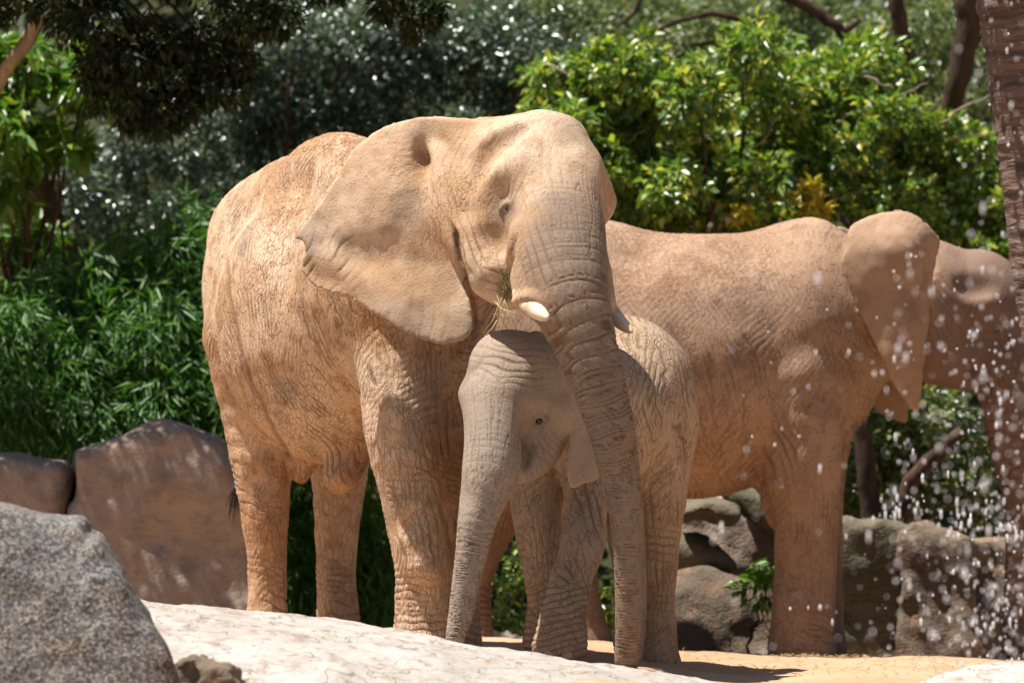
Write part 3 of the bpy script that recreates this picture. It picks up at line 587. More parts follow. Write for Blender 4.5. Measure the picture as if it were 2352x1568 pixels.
# ------------------------------------------------------------------ elephant skin
def skin(name, light, mid, red, grey, crease, cell=46.0, bump=0.8):
    g = G(name); p = g.tc
    cr, we, wt, dirt, gr, rd = (g.attr(k) for k in ('crease', 'w_ear', 'w_net', 'dirt', 'grey', 'ruddy'))
    fine = g.noise(p, 150.0, 2.0, 0.65); med = g.noise(p, 7.0, 3.0, 0.62); big = g.noise(p, 1.6, 2.0)
    grit = g.noise(p, 55.0, 2.0, 0.7)
    w = g.vadd(p, g.vscale(g.noise(p, 9.0, 2.0, out=1), 0.045))
    pat = g.add(g.mul(med, 0.5), g.mul(big, 0.5)); sel = g.math('GREATER_THAN', pat, 0.49)
    rot = g.n('CombineXYZ', {0: 0.0, 1: g.fmix(sel, 0.42, -0.62), 2: g.fmix(sel, 0.3, 0.9)})
    net = g.mul(g.math('SUBTRACT', 1.0, g.rng(g.vor(g.mapv(w, (1, 1, 0.27), rot), cell), 0.0, 0.085)), wt)
    net = g.mul(net, g.rng(g.math('ABSOLUTE', g.math('SUBTRACT', pat, 0.49)), 0.0, 0.05, 0.25, 1.0))
    deep = g.math('MAXIMUM', cr, g.mul(net, 0.72))
    speck = g.rng(g.noise(p, 62.0, 1.0), 0.70, 0.76)
    hgt = g.add(g.add(g.mul(fine, 0.4), g.mul(grit, g.fmix(dirt, 0.45, 1.7))), g.add(g.mul(net, -0.6), g.mul(speck, 0.8)))
    nrm = g.bump(hgt, bump, 0.008)
    col = g.mix(g.rng(g.add(g.mul(big, 0.5), g.mul(med, 0.5)), 0.40, 0.57), mid, light)
    col = g.mix(g.mul(g.rng(med, 0.50, 0.70), 0.6), col, red)
    col = g.mix(g.mul(rd, g.rng(pat, 0.36, 0.6, 0.95, 0.45)), col, tuple(1.02 * x for x in red))
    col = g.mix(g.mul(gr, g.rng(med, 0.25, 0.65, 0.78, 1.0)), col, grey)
    col = g.mix(g.mul(g.rng(g.noise(p, 4.3, 3.0, 0.6), 0.54, 0.66), 0.45), col, grey)
    col = g.mix(g.mul(dirt, g.rng(g.add(g.mul(grit, 0.6), g.mul(med, 0.4)), 0.40, 0.58)), col, tuple(0.72 * x for x in red))
    col = g.mix(g.mul(speck, g.fmix(dirt, 0.35, 0.9)), col, tuple(0.45 * x for x in red))
    col = g.mix(g.mul(deep, 0.92), col, crease)
    col = g.mix(g.mul(g.mul(g.rng(fine, 0.35, 0.7), 0.22), g.math('SUBTRACT', 1.0, gr)), col, light)
    return g.done(col, 0.84, 0.2, nrm)

SK_MOM = skin('mother_hide', (0.60, 0.455, 0.32), (0.42, 0.25, 0.13), (0.38, 0.18, 0.07), (0.165, 0.127, 0.098), (0.11, 0.05, 0.022))
SK_CALF = skin('calf_hide', (0.50, 0.37, 0.255), (0.40, 0.275, 0.17), (0.36, 0.20, 0.085), (0.255, 0.205, 0.165), (0.055, 0.03, 0.017), 44.0)
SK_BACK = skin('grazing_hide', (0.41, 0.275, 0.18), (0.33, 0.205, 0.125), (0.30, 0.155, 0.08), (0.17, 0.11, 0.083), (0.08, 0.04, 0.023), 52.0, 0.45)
def ivory():
    g = G('ivory'); c = g.mix(g.rng(g.noise(g.tc, 12.0, 3.0), 0.4, 0.7), (0.58, 0.49, 0.37), (0.42, 0.30, 0.18))
    return g.done(c, 0.45, 0.4, g.bump(g.noise(g.tc, 60.0, 3.0), 0.2, 0.004))
IVORY = ivory()
EYE = plain('eye', (0.02, 0.011, 0.007), 0.25, 0.5)
NAIL = G('toenail'); NAIL = NAIL.done(NAIL.mix(NAIL.noise(NAIL.tc, 40.0, 3.0), (0.28, 0.20, 0.13), (0.42, 0.34, 0.25)), 0.6, 0.3)
TAILHAIR = plain('tail_hair', (0.02, 0.016, 0.012), 0.5)

def rotY(p, a):
    c, q = math.cos(a), math.sin(a); return np.stack([c * p[:, 0] + q * p[:, 2], p[:, 1], -q * p[:, 0] + c * p[:, 2]], 1)
def lines(p, across, along, width, axis=2, seed=0.0):
    """thin furrows running along one axis: 1 in the furrow, 0 between"""
    sc = np.full(3, across); sc[axis] = along
    q = pn(p * sc + seed); return 1 - sstep(0.0, width, np.abs(q))
def finish(S, h, mat, root, trunk, grey_fn, dirt_fn, amp=1.0, fold_fn=None, kk=1.0, lam=0.034, axis=(1.0, 0.0), ruddy=1.0):
    V, Q = S.mesh(h); V, Q = keep_largest(V, Q); V = smooth_mesh(V, Q, 2, 0.4)
    tags = ['body', 'leg', 'trunk', 'head', 'ear']
    D = np.array([S.at(V, t, 0.3) for t in tags]); W = np.exp(-np.clip(D - D.min(0), 0, 1) / 0.028); W /= W.sum(0)
    # distance along and direction round the trunk
    TW, TR = trunk; L = np.concatenate([[0], np.cumsum(np.linalg.norm(np.diff(TW, axis=0), axis=1))])
    best = np.full(len(V), 9.0); ts = np.zeros(len(V)); ax_ = np.zeros((len(V), 3)); ax_[:, 2] = -1; q = np.zeros((len(V), 3))
    near = np.where(W[2] > 1e-3)[0]; Vn = V[near]
    for i in range(len(TW) - 1):
        ba = TW[i + 1] - TW[i]; ln = np.linalg.norm(ba); t = np.clip(((Vn - TW[i]) @ ba) / ln ** 2, 0, 1)
        o = Vn - TW[i] - t[:, None] * ba; dd = np.linalg.norm(o, axis=1) - (TR[i] + (TR[i + 1] - TR[i]) * t); m = dd < best[near]; k = near[m]
        best[k] = dd[m]; ts[k] = L[i] + t[m] * ln; q[k] = o[m]; ax_[k] = ba / ln
    V, Q, A = subdivide(V, Q, np.column_stack([W.T, ts, q, ax_])); V = smooth_mesh(V, Q, 1, 0.4)
    W = dict(zip(tags, A[:, :5].T)); ts = A[:, 5]; q = A[:, 6:9]; ax_ = A[:, 9:12]
    N = normals(V, Q)
    s1 = np.cross(ax_, [0, 1, 0]); s1 /= np.linalg.norm(s1, axis=1)[:, None] + 1e-9; s2 = np.cross(ax_, s1)
    qn = q / (np.linalg.norm(q, axis=1)[:, None] + 1e-9); tc_ = (qn * s1).sum(1); tn = (qn * s2).sum(1)
    u, v, d = proj(V); z = V[:, 2]
    ww = (V + 0.045 * np.stack([pn(V * 2.3), pn(V * 2.3 + 9), pn(V * 2.3 + 19)], 1) + 0.010 * np.stack([pn(V * 9), pn(V * 9 + 9), pn(V * 9 + 19)], 1)) * kk
    def strands(ax2, tz, gap, wob, sharp, seed):
        """long, nearly parallel furrows that wander, fork and fade"""
        t = (ww[:, 0] * ax2[0] + ww[:, 1] * ax2[1] + ww[:, 2] * tz) / gap
        q = ww * [2.2, 2.2, 1.5] + seed; t = t + wob * pn(q) + 0.22 * pn(ww * 16 + seed)
        fade = sstep(-0.25, 0.25, pn(ww * [10.0, 10.0, 3.8] + seed + 40)) * (0.2 + 0.8 * sstep(-0.3, 0.3, pn(ww * 2.6 + seed + 80)))
        return (0.5 + 0.5 * np.cos(t * 2 * math.pi)) ** sharp * fade
    c1 = np.maximum(strands(axis, 0.42, 0.031, 2.2, 3, 1.0), 0.9 * strands(axis, 0.30, 0.085, 1.2, 16, 51.0)); c2 = np.maximum(strands(axis, -0.70, 0.035, 2.2, 3, 11.0), 0.9 * strands(axis, -0.5, 0.10, 1.3, 16, 61.0)); c3 = strands(axis, 0.05, 0.024, 2.0, 4, 21.0)
    v1 = strands((1, 0.3), 0.14, 0.032, 2.2, 3, 31.0); hz = np.maximum(strands((0.22, 0.1), 1.0, 0.030, 2.0, 3, 41.0), strands((0.4, 0.1), 1.0, 0.07, 1.3, 12, 71.0))
    patch = sstep(-0.25, 0.35, pn(V * 2.0 + 31))
    zl = z / (z.max() / 2.65)
    low = np.maximum(sstep(0.55, 0.30, zl), 0.8 * np.exp(-((zl - 0.85) / 0.16) ** 2))
    body = np.maximum(0.9 * c1, np.maximum(0.85 * c2 * (0.4 + 0.6 * patch), 0.2 * c3))
    leg = np.maximum(np.maximum(0.9 * v1 * (1 - 0.55 * low), 0.35 * c3), np.maximum(0.9 * hz * (0.3 + 0.7 * low), 0.5 * c2))
    head = np.maximum(0.7 * c2 * patch, 0.5 * c1 * (1 - 0.6 * patch)) * 0.75
    ll = lam * (1.0 - 0.45 * sstep(0.3, ts.max(), ts))
    ph = ts / ll + 0.9 * pn(np.stack([ts * 7, tc_ * 0.8, tn * 0.8], 1)) + 0.25 * tc_
    ring = (0.5 + 0.5 * np.cos(ph * 2 * math.pi)) ** 3.5 * (0.5 + 0.5 * sstep(-0.3, 0.3, pn(np.stack([ts * 16, tc_ * 1.5, tn * 1.5 + 7], 1))))
    lon = 1 - sstep(0, 0.09, np.abs(pn(np.stack([ts * 2.5, tc_ * 7, tn * 7], 1))))
    trk = np.maximum(ring * (0.25 + 0.75 * sstep(0.35, 0.85, ts)) * sstep(0.0, 0.3, ts), 0.55 * lon * (1 - 0.6 * sstep(0.5, 1.2, ts)))
    ear = 0.22 * c2 * sstep(-0.1, 0.5, pn(V * 3 + 3))
    cr = W['body'] * body + W['leg'] * leg + W['head'] * head + W['trunk'] * trk + W['ear'] * ear
    depth = W['body'] * 0.006 + W['leg'] * 0.0075 + W['head'] * 0.005 + W['trunk'] * 0.0065 + W['ear'] * 0.003
    lump = W['body'] * (0.008 * pn(V * 4.5) + 0.003 * pn(ww * [16, 16, 8])) + W['leg'] * (0.008 * pn(V * 6.0) + 0.005 * pn(ww * [16, 16, 9])) + W['head'] * 0.005 * pn(V * 7) + W['ear'] * (0.010 * pn(V * 4.5) + 0.004 * pn(rotY(V, 0.6) * [17, 17, 3]) + 0.003 * pn(V * 13))
    dirt = np.clip(dirt_fn(u, v, V, N, W), 0, 1)
    lump = lump + dirt * 0.0045 * pn(V * 42)
    if fold_fn:
        fc, fd = fold_fn(u, v, V, W, z); cr = np.maximum(cr * (1 - np.clip(fc * 0.0, 0, 1)), fc); depth = np.maximum(depth, fd)
    cr = cr * (1 - 0.6 * dirt)
    V2 = V + N * (amp * (lump - cr * depth))[:, None]
    at = {'w_ear': W['ear'], 'w_net': W['body'] + 0.8 * W['leg'] + 0.3 * W['head'] + 0.06 * W['ear'], 'crease': cr, 'grey': np.clip(grey_fn(u, v, V2, N, W, ts), 0, 1), 'dirt': dirt, 'ruddy': np.clip((0.8 * W['leg'] + 0.7 * W['body']) * sstep(0.62, 0.25, zl / 2.65) * ruddy + 0.25 * ruddy * W['body'], 0, 1)}
    return obj('body', V2, Q, mat, root, attrs=at)

def ellipsoid_mesh(c, ax1, ax2, ax3, nu=12, nv=8):
    V = []; Fc = []
    for i in range(nv + 1):
        a = math.pi * i / nv
        for j in range(nu):
            b = 2 * math.pi * j / nu; V.append(c + ax1 * math.cos(a) + math.sin(a) * (ax2 * math.cos(b) + ax3 * math.sin(b)))
    for i in range(nv):
        for j in range(nu): Fc.append((i * nu + j, i * nu + (j + 1) % nu, (i + 1) * nu + (j + 1) % nu, (i + 1) * nu + j))
    return np.array(V), Fc
def add_tusk(root, pts):
    c = catmull(np.array(pts, float), 5); W = [P(*q[:3]) for q in c]; V, Fc = tube(W, [q[3] * q[2] / F for q in c], 14)
    return obj('tusk', V, Fc, IVORY, root)
def add_eye(root, c, r):
    V, Fc = ellipsoid_mesh(c, np.array([r, 0, 0]), np.array([0, r, 0]), np.array([0, 0, r])); return obj('eye', V, Fc, EYE, root)
def add_nail(root, S, u, v, d0, d1, w, hh):
    d = S.hit(u, v, d0, d1)
    if d is None: return
    c = P(u, v, d); V, Fc = ellipsoid_mesh(c, np.array([w, 0, 0]), np.array([0, 0.008, 0]), np.array([0, 0.004, hh]), 10, 8); obj('toenail', V, Fc, NAIL, root)
def add_hair(root, name, parts, mat=None): V, Fc = merge(parts); return obj(name, V, Fc, mat or TAILHAIR, root)

def hollow(S, u, v, d0, d1, R, depth, k=0.05, stretch=(1, 1)):
    """a shallow dish pressed into the surface seen at (u, v)"""
    d = S.hit(u, v, d0, d1); p = P(u, v, d); e = 0.01
    q = np.array([p] + [p + e * np.eye(3)[i] for i in range(3)]); f = S.at(q); n = f[1:] - f[0]; n /= np.linalg.norm(n) + 1e-9
    c = p + n * (R - depth)
    S.pr.append((lambda x: np.linalg.norm((x - c) * [1 / stretch[0], 1, 1 / stretch[1]], axis=1) - R, c - R * 1.6, c + R * 1.6, k, 'head', True))
def eye_socket(S, u, v, d0, d1, r, er):
    hollow(S, u, v, d0, d1, 2.6 * r * d1 / F, 0.24 * r * d1 / F, 0.065)
    d = S.hit(u, v, d0, d1); k = er / 11.7
    S.chain([(u - 20 * k, v + 5 * k, d + 0.006, 6 * k), (u, v - 9 * k, d - 0.003, 8.5 * k), (u + 20 * k, v + 5 * k, d + 0.006, 6 * k)], 'head', 0.012)
    S.chain([(u - 17 * k, v + 10 * k, d + 0.008, 6 * k), (u, v + 15.5 * k, d + 0.002, 7 * k), (u + 17 * k, v + 10 * k, d + 0.008, 6 * k)], 'head', 0.012)
    return P(u, v + 3.0 * k, d + 0.48 * er * d1 / F), er * d1 / F

# ------------------------------------------------------------------ the mother
def mother():
    S = Solid(); yaw = math.atan2(-0.835, 0.55)
    S.ell((642, 660, 23.75), (0.42, 0.40, 0.54), yaw, k=0.1)
    S.ell((765, 735, 23.2), (0.75, 0.54, 0.73), yaw, k=0.12)
    S.ell((915, 650, 22.65), (0.55, 0.50, 0.66), yaw, k=0.15)
    S.chain([(575, 520, 23.9, 88), (650, 470, 23.6, 96), (710, 440, 23.35, 96), (768, 392, 23.1, 88), (850, 420, 22.8, 100)], 'body', 0.12)
    S.chain([(930, 600, 22.5, 190), (1060, 520, 22.05, 150), (1130, 480, 21.85, 120)], 'body', 0.12)
    # legs
    S.chain([(592, 780, 23.55, 128), (603, 940, 23.5, 97), (604, 1080, 23.48, 70), (610, 1200, 23.46, 54), (614, 1320, 23.45, 45), (614, 1420, 23.43, 49), (612, 1462, 23.42, 54)], 'leg', 0.07)
    S.chain([(735, 900, 23.9, 110), (775, 1050, 23.9, 74), (776, 1150, 23.88, 57), (772, 1250, 23.86, 47), (772, 1350, 23.86, 47), (776, 1420, 23.85, 51), (776, 1455, 23.85, 55)], 'leg', 0.06)
    S.chain([(905, 690, 22.42, 120), (917, 850, 22.3, 100), (925, 1000, 22.22, 87), (942, 1130, 22.2, 72), (962, 1250, 22.2, 66), (971, 1350, 22.2, 64), (972, 1430, 22.19, 68), (970, 1490, 22.17, 73)], 'leg', 0.055)
    S.chain([(1010, 800, 22.72, 95), (1025, 930, 22.66, 72), (1030, 1060, 22.62, 64), (1040, 1200, 22.6, 58), (1046, 1330, 22.6, 54), (1050, 1430, 22.58, 56), (1050, 1478, 22.56, 60)], 'leg', 0.05)
    S.chain([(962, 1245, 22.1, 42), (975, 1300, 22.07, 40)], 'leg', 0.06)
    # breast and belly fold
    S.chain([(800, 1040, 22.95, 52), (785, 1092, 22.9, 44)], 'body', 0.05)
    S.chain([(700, 1060, 23.4, 36), (692, 1092, 23.4, 22)], 'body', 0.04)
    # tail
    S.chain([(545, 600, 24.15, 22), (535, 760, 24.2, 15), (540, 960, 24.2, 11), (546, 1100, 24.1, 8)], 'body', 0.05)
    # head
    H = 'head'
    S.chain([(1118, 372, 21.95, 103), (1215, 388, 21.8, 133)], H, 0.07)
    S.chain([(1275, 343, 21.76, 82), (1290, 420, 21.62, 92)], H, 0.08)
    S.chain([(1330, 390, 21.72, 52), (1382, 461, 21.74, 36), (1362, 510, 21.66, 26)], H, 0.06)
    S.chain([(1268, 335, 21.64, 50), (1208, 372, 21.55, 48), (1156, 418, 21.53, 40), (1124, 460, 21.6, 30)], H, 0.06)
    S.chain([(1040, 440, 21.78, 24), (1072, 462, 21.7, 24), (1108, 480, 21.64, 20)], H, 0.04)
    S.chain([(1146, 452, 21.61, 48), (1150, 510, 21.59, 54)], H, 0.06)
    S.chain([(1120, 560, 21.68, 82), (1138, 622, 21.6, 70), (1175, 668, 21.56, 44)], H, 0.06)
    S.chain([(1060, 430, 21.85, 62), (1085, 540, 21.72, 62)], H, 0.05)
    S.chain([(1228, 540, 21.37, 62), (1222, 620, 21.3, 50), (1216, 682, 21.24, 37)], H, 0.05)
    S.chain([(1374, 640, 21.38, 30), (1398, 716, 21.34, 22)], H, 0.09)
    S.chain([(1235, 430, 21.62, 82), (1230, 510, 21.5, 78), (1230, 590, 21.39, 64)], H, 0.09)
    T = S.chain([(1274, 425, 21.66, 98), (1288, 520, 21.47, 102), (1296, 600, 21.32, 99), (1310, 690, 21.2, 90), (1348, 800, 21.15, 73), (1380, 900, 21.13, 62), (1408, 1000, 21.13, 54),
                 (1427, 1100, 21.15, 45), (1440, 1200, 21.17, 39), (1447, 1300, 21.2, 38), (1449, 1400, 21.22, 37), (1445, 1490, 21.25, 34), (1441, 1514, 21.26, 31)], 'trunk', 0.10)
    # hollows: temple, cheek under the eye, behind the jaw
    def cut(path, k, t=H):
        S.chain([(u, v, S.hit(u, v, 20.7, 22.9) + o * r * 21.6 / F, r) for u, v, r, o in path], t, k, sub=True)
    cut([(1192, 298, 24, -0.3), (1150, 316, 36, -0.25), (1114, 346, 34, -0.25), (1100, 396, 24, -0.35), (1088, 430, 14, -0.4)], 0.045)
    cut([(1178, 556, 9, -0.2), (1166, 610, 17, 0.0), (1165, 660, 19, 0.2), (1176, 682, 13, 0.2)], 0.025)        # the mouth behind the tusk sheath
    hollow(S, 1140, 535, 20.8, 22.6, 0.11, 0.014, 0.07)
    eye = eye_socket(S, 1166, 476, 20.8, 22.4, 29, 11.5)
    # the ear turned to the camera
    outline = [(1105, 272), (1050, 263), (1000, 260), (950, 262), (900, 275), (850, 300), (810, 332), (785, 370), (760, 410), (735, 450), (705, 490), (680, 525), (662, 556), (693, 562), (686, 600), (690, 628),
               (706, 652), (742, 676), (800, 692), (832, 712), (872, 737), (920, 768), (970, 787), (1020, 796), (1060, 791), (1085, 774), (1096, 748), (1091, 706), (1082, 660), (1075, 600), (1070, 520), (1075, 440), (1100, 340)]
    def es(u, v):
        a = np.clip((1030 - u) / 365, -0.3, 1.1)
        z = 21.74 + 0.26 * a + 0.10 * a * a
        z = z + 0.16 * np.clip((600 - v) / 330, 0, 1.2) ** 1.6 - 0.10 * np.clip((v - 600) / 200, 0, 1.2)
        z = z + 0.11 * np.exp(-((u - 985) / 34) ** 2 - ((v - 360) / 55) ** 2)
        z = z - 0.05 * np.exp(-((u - 900) / 85) ** 2 - ((v - 440) / 110) ** 2)
        z = z + 0.03 * np.exp(-((u - 850) / 70) ** 2 - ((v - 585) / 60) ** 2)
        z = z + 0.014 * np.sin((u * 0.9 - v) / 24.0 + 2 * np.sin(v / 70)) * sstep(0.3, 0.9, a) * sstep(430, 560, v) + 0.014 * np.sin(u / 26.0 + v / 90.0) * sstep(640, 770, v)
        return z
    S.sheet(outline, es, 0.0165, (21.3, 22.6), 'ear', 0.03)
    S.chain([(990, 318, 21.97, 14), (1012, 372, 21.84, 20), (1026, 450, 21.75, 22), (1042, 520, 21.69, 22), (1058, 572, 21.67, 14)], H, 0.05)       # rolled front edge of the ear
    cut([(1046, 536, 6, 0.3), (1054, 590, 7, 0.3), (1070, 645, 7, 0.3), (1086, 690, 7, 0.3), (1096, 735, 6, 0.3)], 0.012)
    S.chain([(1184, 694, 21.2, 11), (1212, 682, 21.13, 13), (1246, 698, 21.1, 12), (1264, 724, 21.1, 9)], H, 0.03)
    # far ear, seen edge-on behind the head
    S.sheet([(1380, 330), (1390, 420), (1385, 520), (1370, 600), (1340, 560), (1330, 400)], lambda u, v: 22.05 + (u - 1330) * 0.002, 0.014, (21.9, 22.4), 'ear', 0.03)
    root = empty('elephant', P(860, 1473, 22.9) * [1, 1, 0])
    tag(root, 'large adult elephant with spread ear and short tusks draping its trunk over a calf', 'elephant')
    def grey(u, v, p, n, W, ts):
        e = W['ear'] * (0.22 + 0.5 * sstep(620, 780, v) + 0.3 * sstep(780, 680, u))
        return np.maximum(e, W['trunk'] * sstep(0.05, 0.35, ts) * 0.95) + W['head'] * (0.15 + 0.5 * np.exp(-((u - 1290) / 40) ** 2 - ((v - 300) / 40) ** 2) + 0.85 * np.exp(-((u - 1162) / 34) ** 2 - ((v - 480) / 24) ** 2)) + W['leg'] * 0.3 * np.exp(-((u - 980) / 60) ** 2 - ((v - 1000) / 150) ** 2)
    def dirt(u, v, p, n, W):
        b = W['body'] * sstep(0.30, 0.75, n[:, 2]) * sstep(560, 640, u) * 1.2
        return b + 0.7 * W['body'] * np.exp(-((u - 590) / 45) ** 2 - ((v - 640) / 45) ** 2) + 0.35 * W['ear'] * np.exp(-((u - 940) / 80) ** 2 - ((v - 380) / 90) ** 2) + 0.3 * W['head'] * sstep(0.55, 0.9, n[:, 2])
    def folds(u, v, p, W, z):
        r = np.hypot((u - 1166) / 1.25, v - 482); wob = 5 * pn(np.stack([u / 60, v / 60, 0 * u], 1))
        a = (0.5 + 0.5 * np.cos((r + wob) / 11.5 * 2 * math.pi)) ** 4 * sstep(24, 34, r) * sstep(86, 46, r) * 0.5 * sstep(-0.1, 0.35, pn(np.stack([u / 26, v / 26, 5 + 0 * u], 1))) * sstep(500, 470, v)              # rings round the eye
        t = (u - 1060) * 0.80 + (v - 330) * 0.45 + 14 * pn(np.stack([u / 70, v / 70, 3 + 0 * u], 1))
        b = (0.5 + 0.5 * np.cos(t / 13.0 * 2 * math.pi)) ** 4 * np.exp(-((u - 1050) / 34) ** 2 - ((v - 350) / 70) ** 2) * 0.7        # strands at the root of the ear
        t = (u - 1100) * 0.92 - (v - 560) * 0.40 + 16 * pn(np.stack([u / 60, v / 80, 6 + 0 * u], 1))
        c = (0.5 + 0.5 * np.cos(t / 21.0 * 2 * math.pi)) ** 7 * np.exp(-((u - 1085) / 42) ** 2 - ((v - 570) / 85) ** 2)               # creases down the cheek
        t = (u - 1260) * 0.90 - (v - 600) * 0.28 + 10 * pn(np.stack([u / 60, v / 90, 9 + 0 * u], 1))
        e = (0.5 + 0.5 * np.cos(t / 19.0 * 2 * math.pi)) ** 7 * np.exp(-((u - 1240) / 52) ** 2 - ((v - 600) / 95) ** 2) * 0.8         # creases from the eye down the trunk root
        t = v - 640 - 0.35 * (u - 1110) + 10 * pn(np.stack([u / 70, v / 70, 12 + 0 * u], 1))
        f = (0.5 + 0.5 * np.cos(t / 24.0 * 2 * math.pi)) ** 8 * np.exp(-((u - 1130) / 40) ** 2 - ((v - 630) / 45) ** 2) * 0.8
        m = W['head'] + W['trunk'] + 0.6 * W['body']
        xs_ = np.interp(v, [470, 536, 590, 645, 690, 735, 760], [1018, 1046, 1054, 1070, 1086, 1096, 1097]); gq = np.exp(-((u - xs_) / 7.0) ** 2) * sstep(470, 540, v) * sstep(770, 740, v)
        k = np.maximum.reduce([a, b, c, e, f, gq]) * np.clip(m + W['ear'] * (gq > 0.1), 0, 1)
        xt = np.interp(v, [520, 620, 720, 820, 920, 1000, 1060], [512, 520, 532, 556, 596, 634, 668]) + 7 * pn(np.stack([u / 50, v / 50, 71 + 0 * u], 1))
        th = np.exp(-((u - xt) / 7) ** 2) * sstep(520, 640, v) * sstep(1075, 1040, v) * np.clip(W['body'] + W['leg'], 0, 1) * 0.75
        tw = np.exp(-((u - xt + 16) / 20) ** 2) * sstep(560, 720, v) * sstep(1075, 1000, v) * np.clip(W['body'] + W['leg'], 0, 1)
        wq = pn(np.stack([u / 90, v / 90, 21 + 0 * u], 1))
        t = (u - 700) * 0.75 + (v - 640) * 0.62 + 26 * wq; h1 = (0.5 + 0.5 * np.cos(t / 23.0 * 2 * math.pi)) ** 3 * sstep(880, 760, u) * sstep(480, 580, v) * sstep(-0.35, 0.25, pn(np.stack([u / 45, v / 60, 33 + 0 * u], 1)))
        t = (u - 900) * 0.97 + (v - 700) * 0.22 + 22 * wq; h2 = (0.5 + 0.5 * np.cos(t / 34.0 * 2 * math.pi)) ** 3 * sstep(600, 740, v) * sstep(820, 900, u) * sstep(-0.35, 0.3, pn(np.stack([u / 50, v / 90, 43 + 0 * u], 1))) * 0.6
        k = np.maximum(k, 0.42 * np.maximum(h1, h2) * W['ear'])
        t = (v - 1445) + 6 * pn(np.stack([u / 40, v / 60, 1 + 0 * u], 1)) - 0.0006 * (u - 970) ** 2
        g = (0.5 + 0.5 * np.cos(t / 17.0 * 2 * math.pi)) ** 5 * sstep(1395, 1420, v) * W['leg'] * 0.8
        return np.maximum.reduce([k, g, th]), 0.006 * np.maximum(k, g) + 0.012 * np.maximum(h1, h2) * W['ear'] + 0.016 * th + 0.012 * gq
    finish(S, 0.0138, SK_MOM, root, T, grey, dirt, 1.0, folds, axis=(0.75, -0.66), ruddy=0.75)
    add_eye(root, *eye)
    add_tusk(root, [(1198, 668, 21.24, 23), (1214, 698, 21.17, 22), (1236, 716, 21.08, 19), (1252, 727, 21.02, 12), (1259, 731, 20.99, 4)])
    add_tusk(root, [(1404, 712, 21.36, 17), (1420, 734, 21.3, 17), (1434, 748, 21.25, 14), (1446, 758, 21.22, 9), (1452, 762, 21.2, 3)])
    r = np.random.default_rng(5); hs = []
    for i in range(40):
        a = P(546 + r.normal(0, 2), 1085 + r.uniform(0, 20), 24.1 + r.normal(0, .01)); b = P(534 + r.normal(0, 7), 1172 + r.normal(0, 14), 24.05 + r.normal(0, .03)); m = (a + b) / 2 + r.normal(0, .008, 3)
        hs.append(tube([a, m, b], [.0022, .0018, .0008], 4))
    add_hair(root, 'tail_hair', hs)
    for (u, v) in ((925, 1478), (958, 1488), (995, 1490)): add_nail(root, S, u, v, 21.5, 22.6, 0.034, 0.030)
    for (u, v) in ((590, 1455), (622, 1460)): add_nail(root, S, u, v, 22.8, 23.8, 0.034, 0.030)
    return root

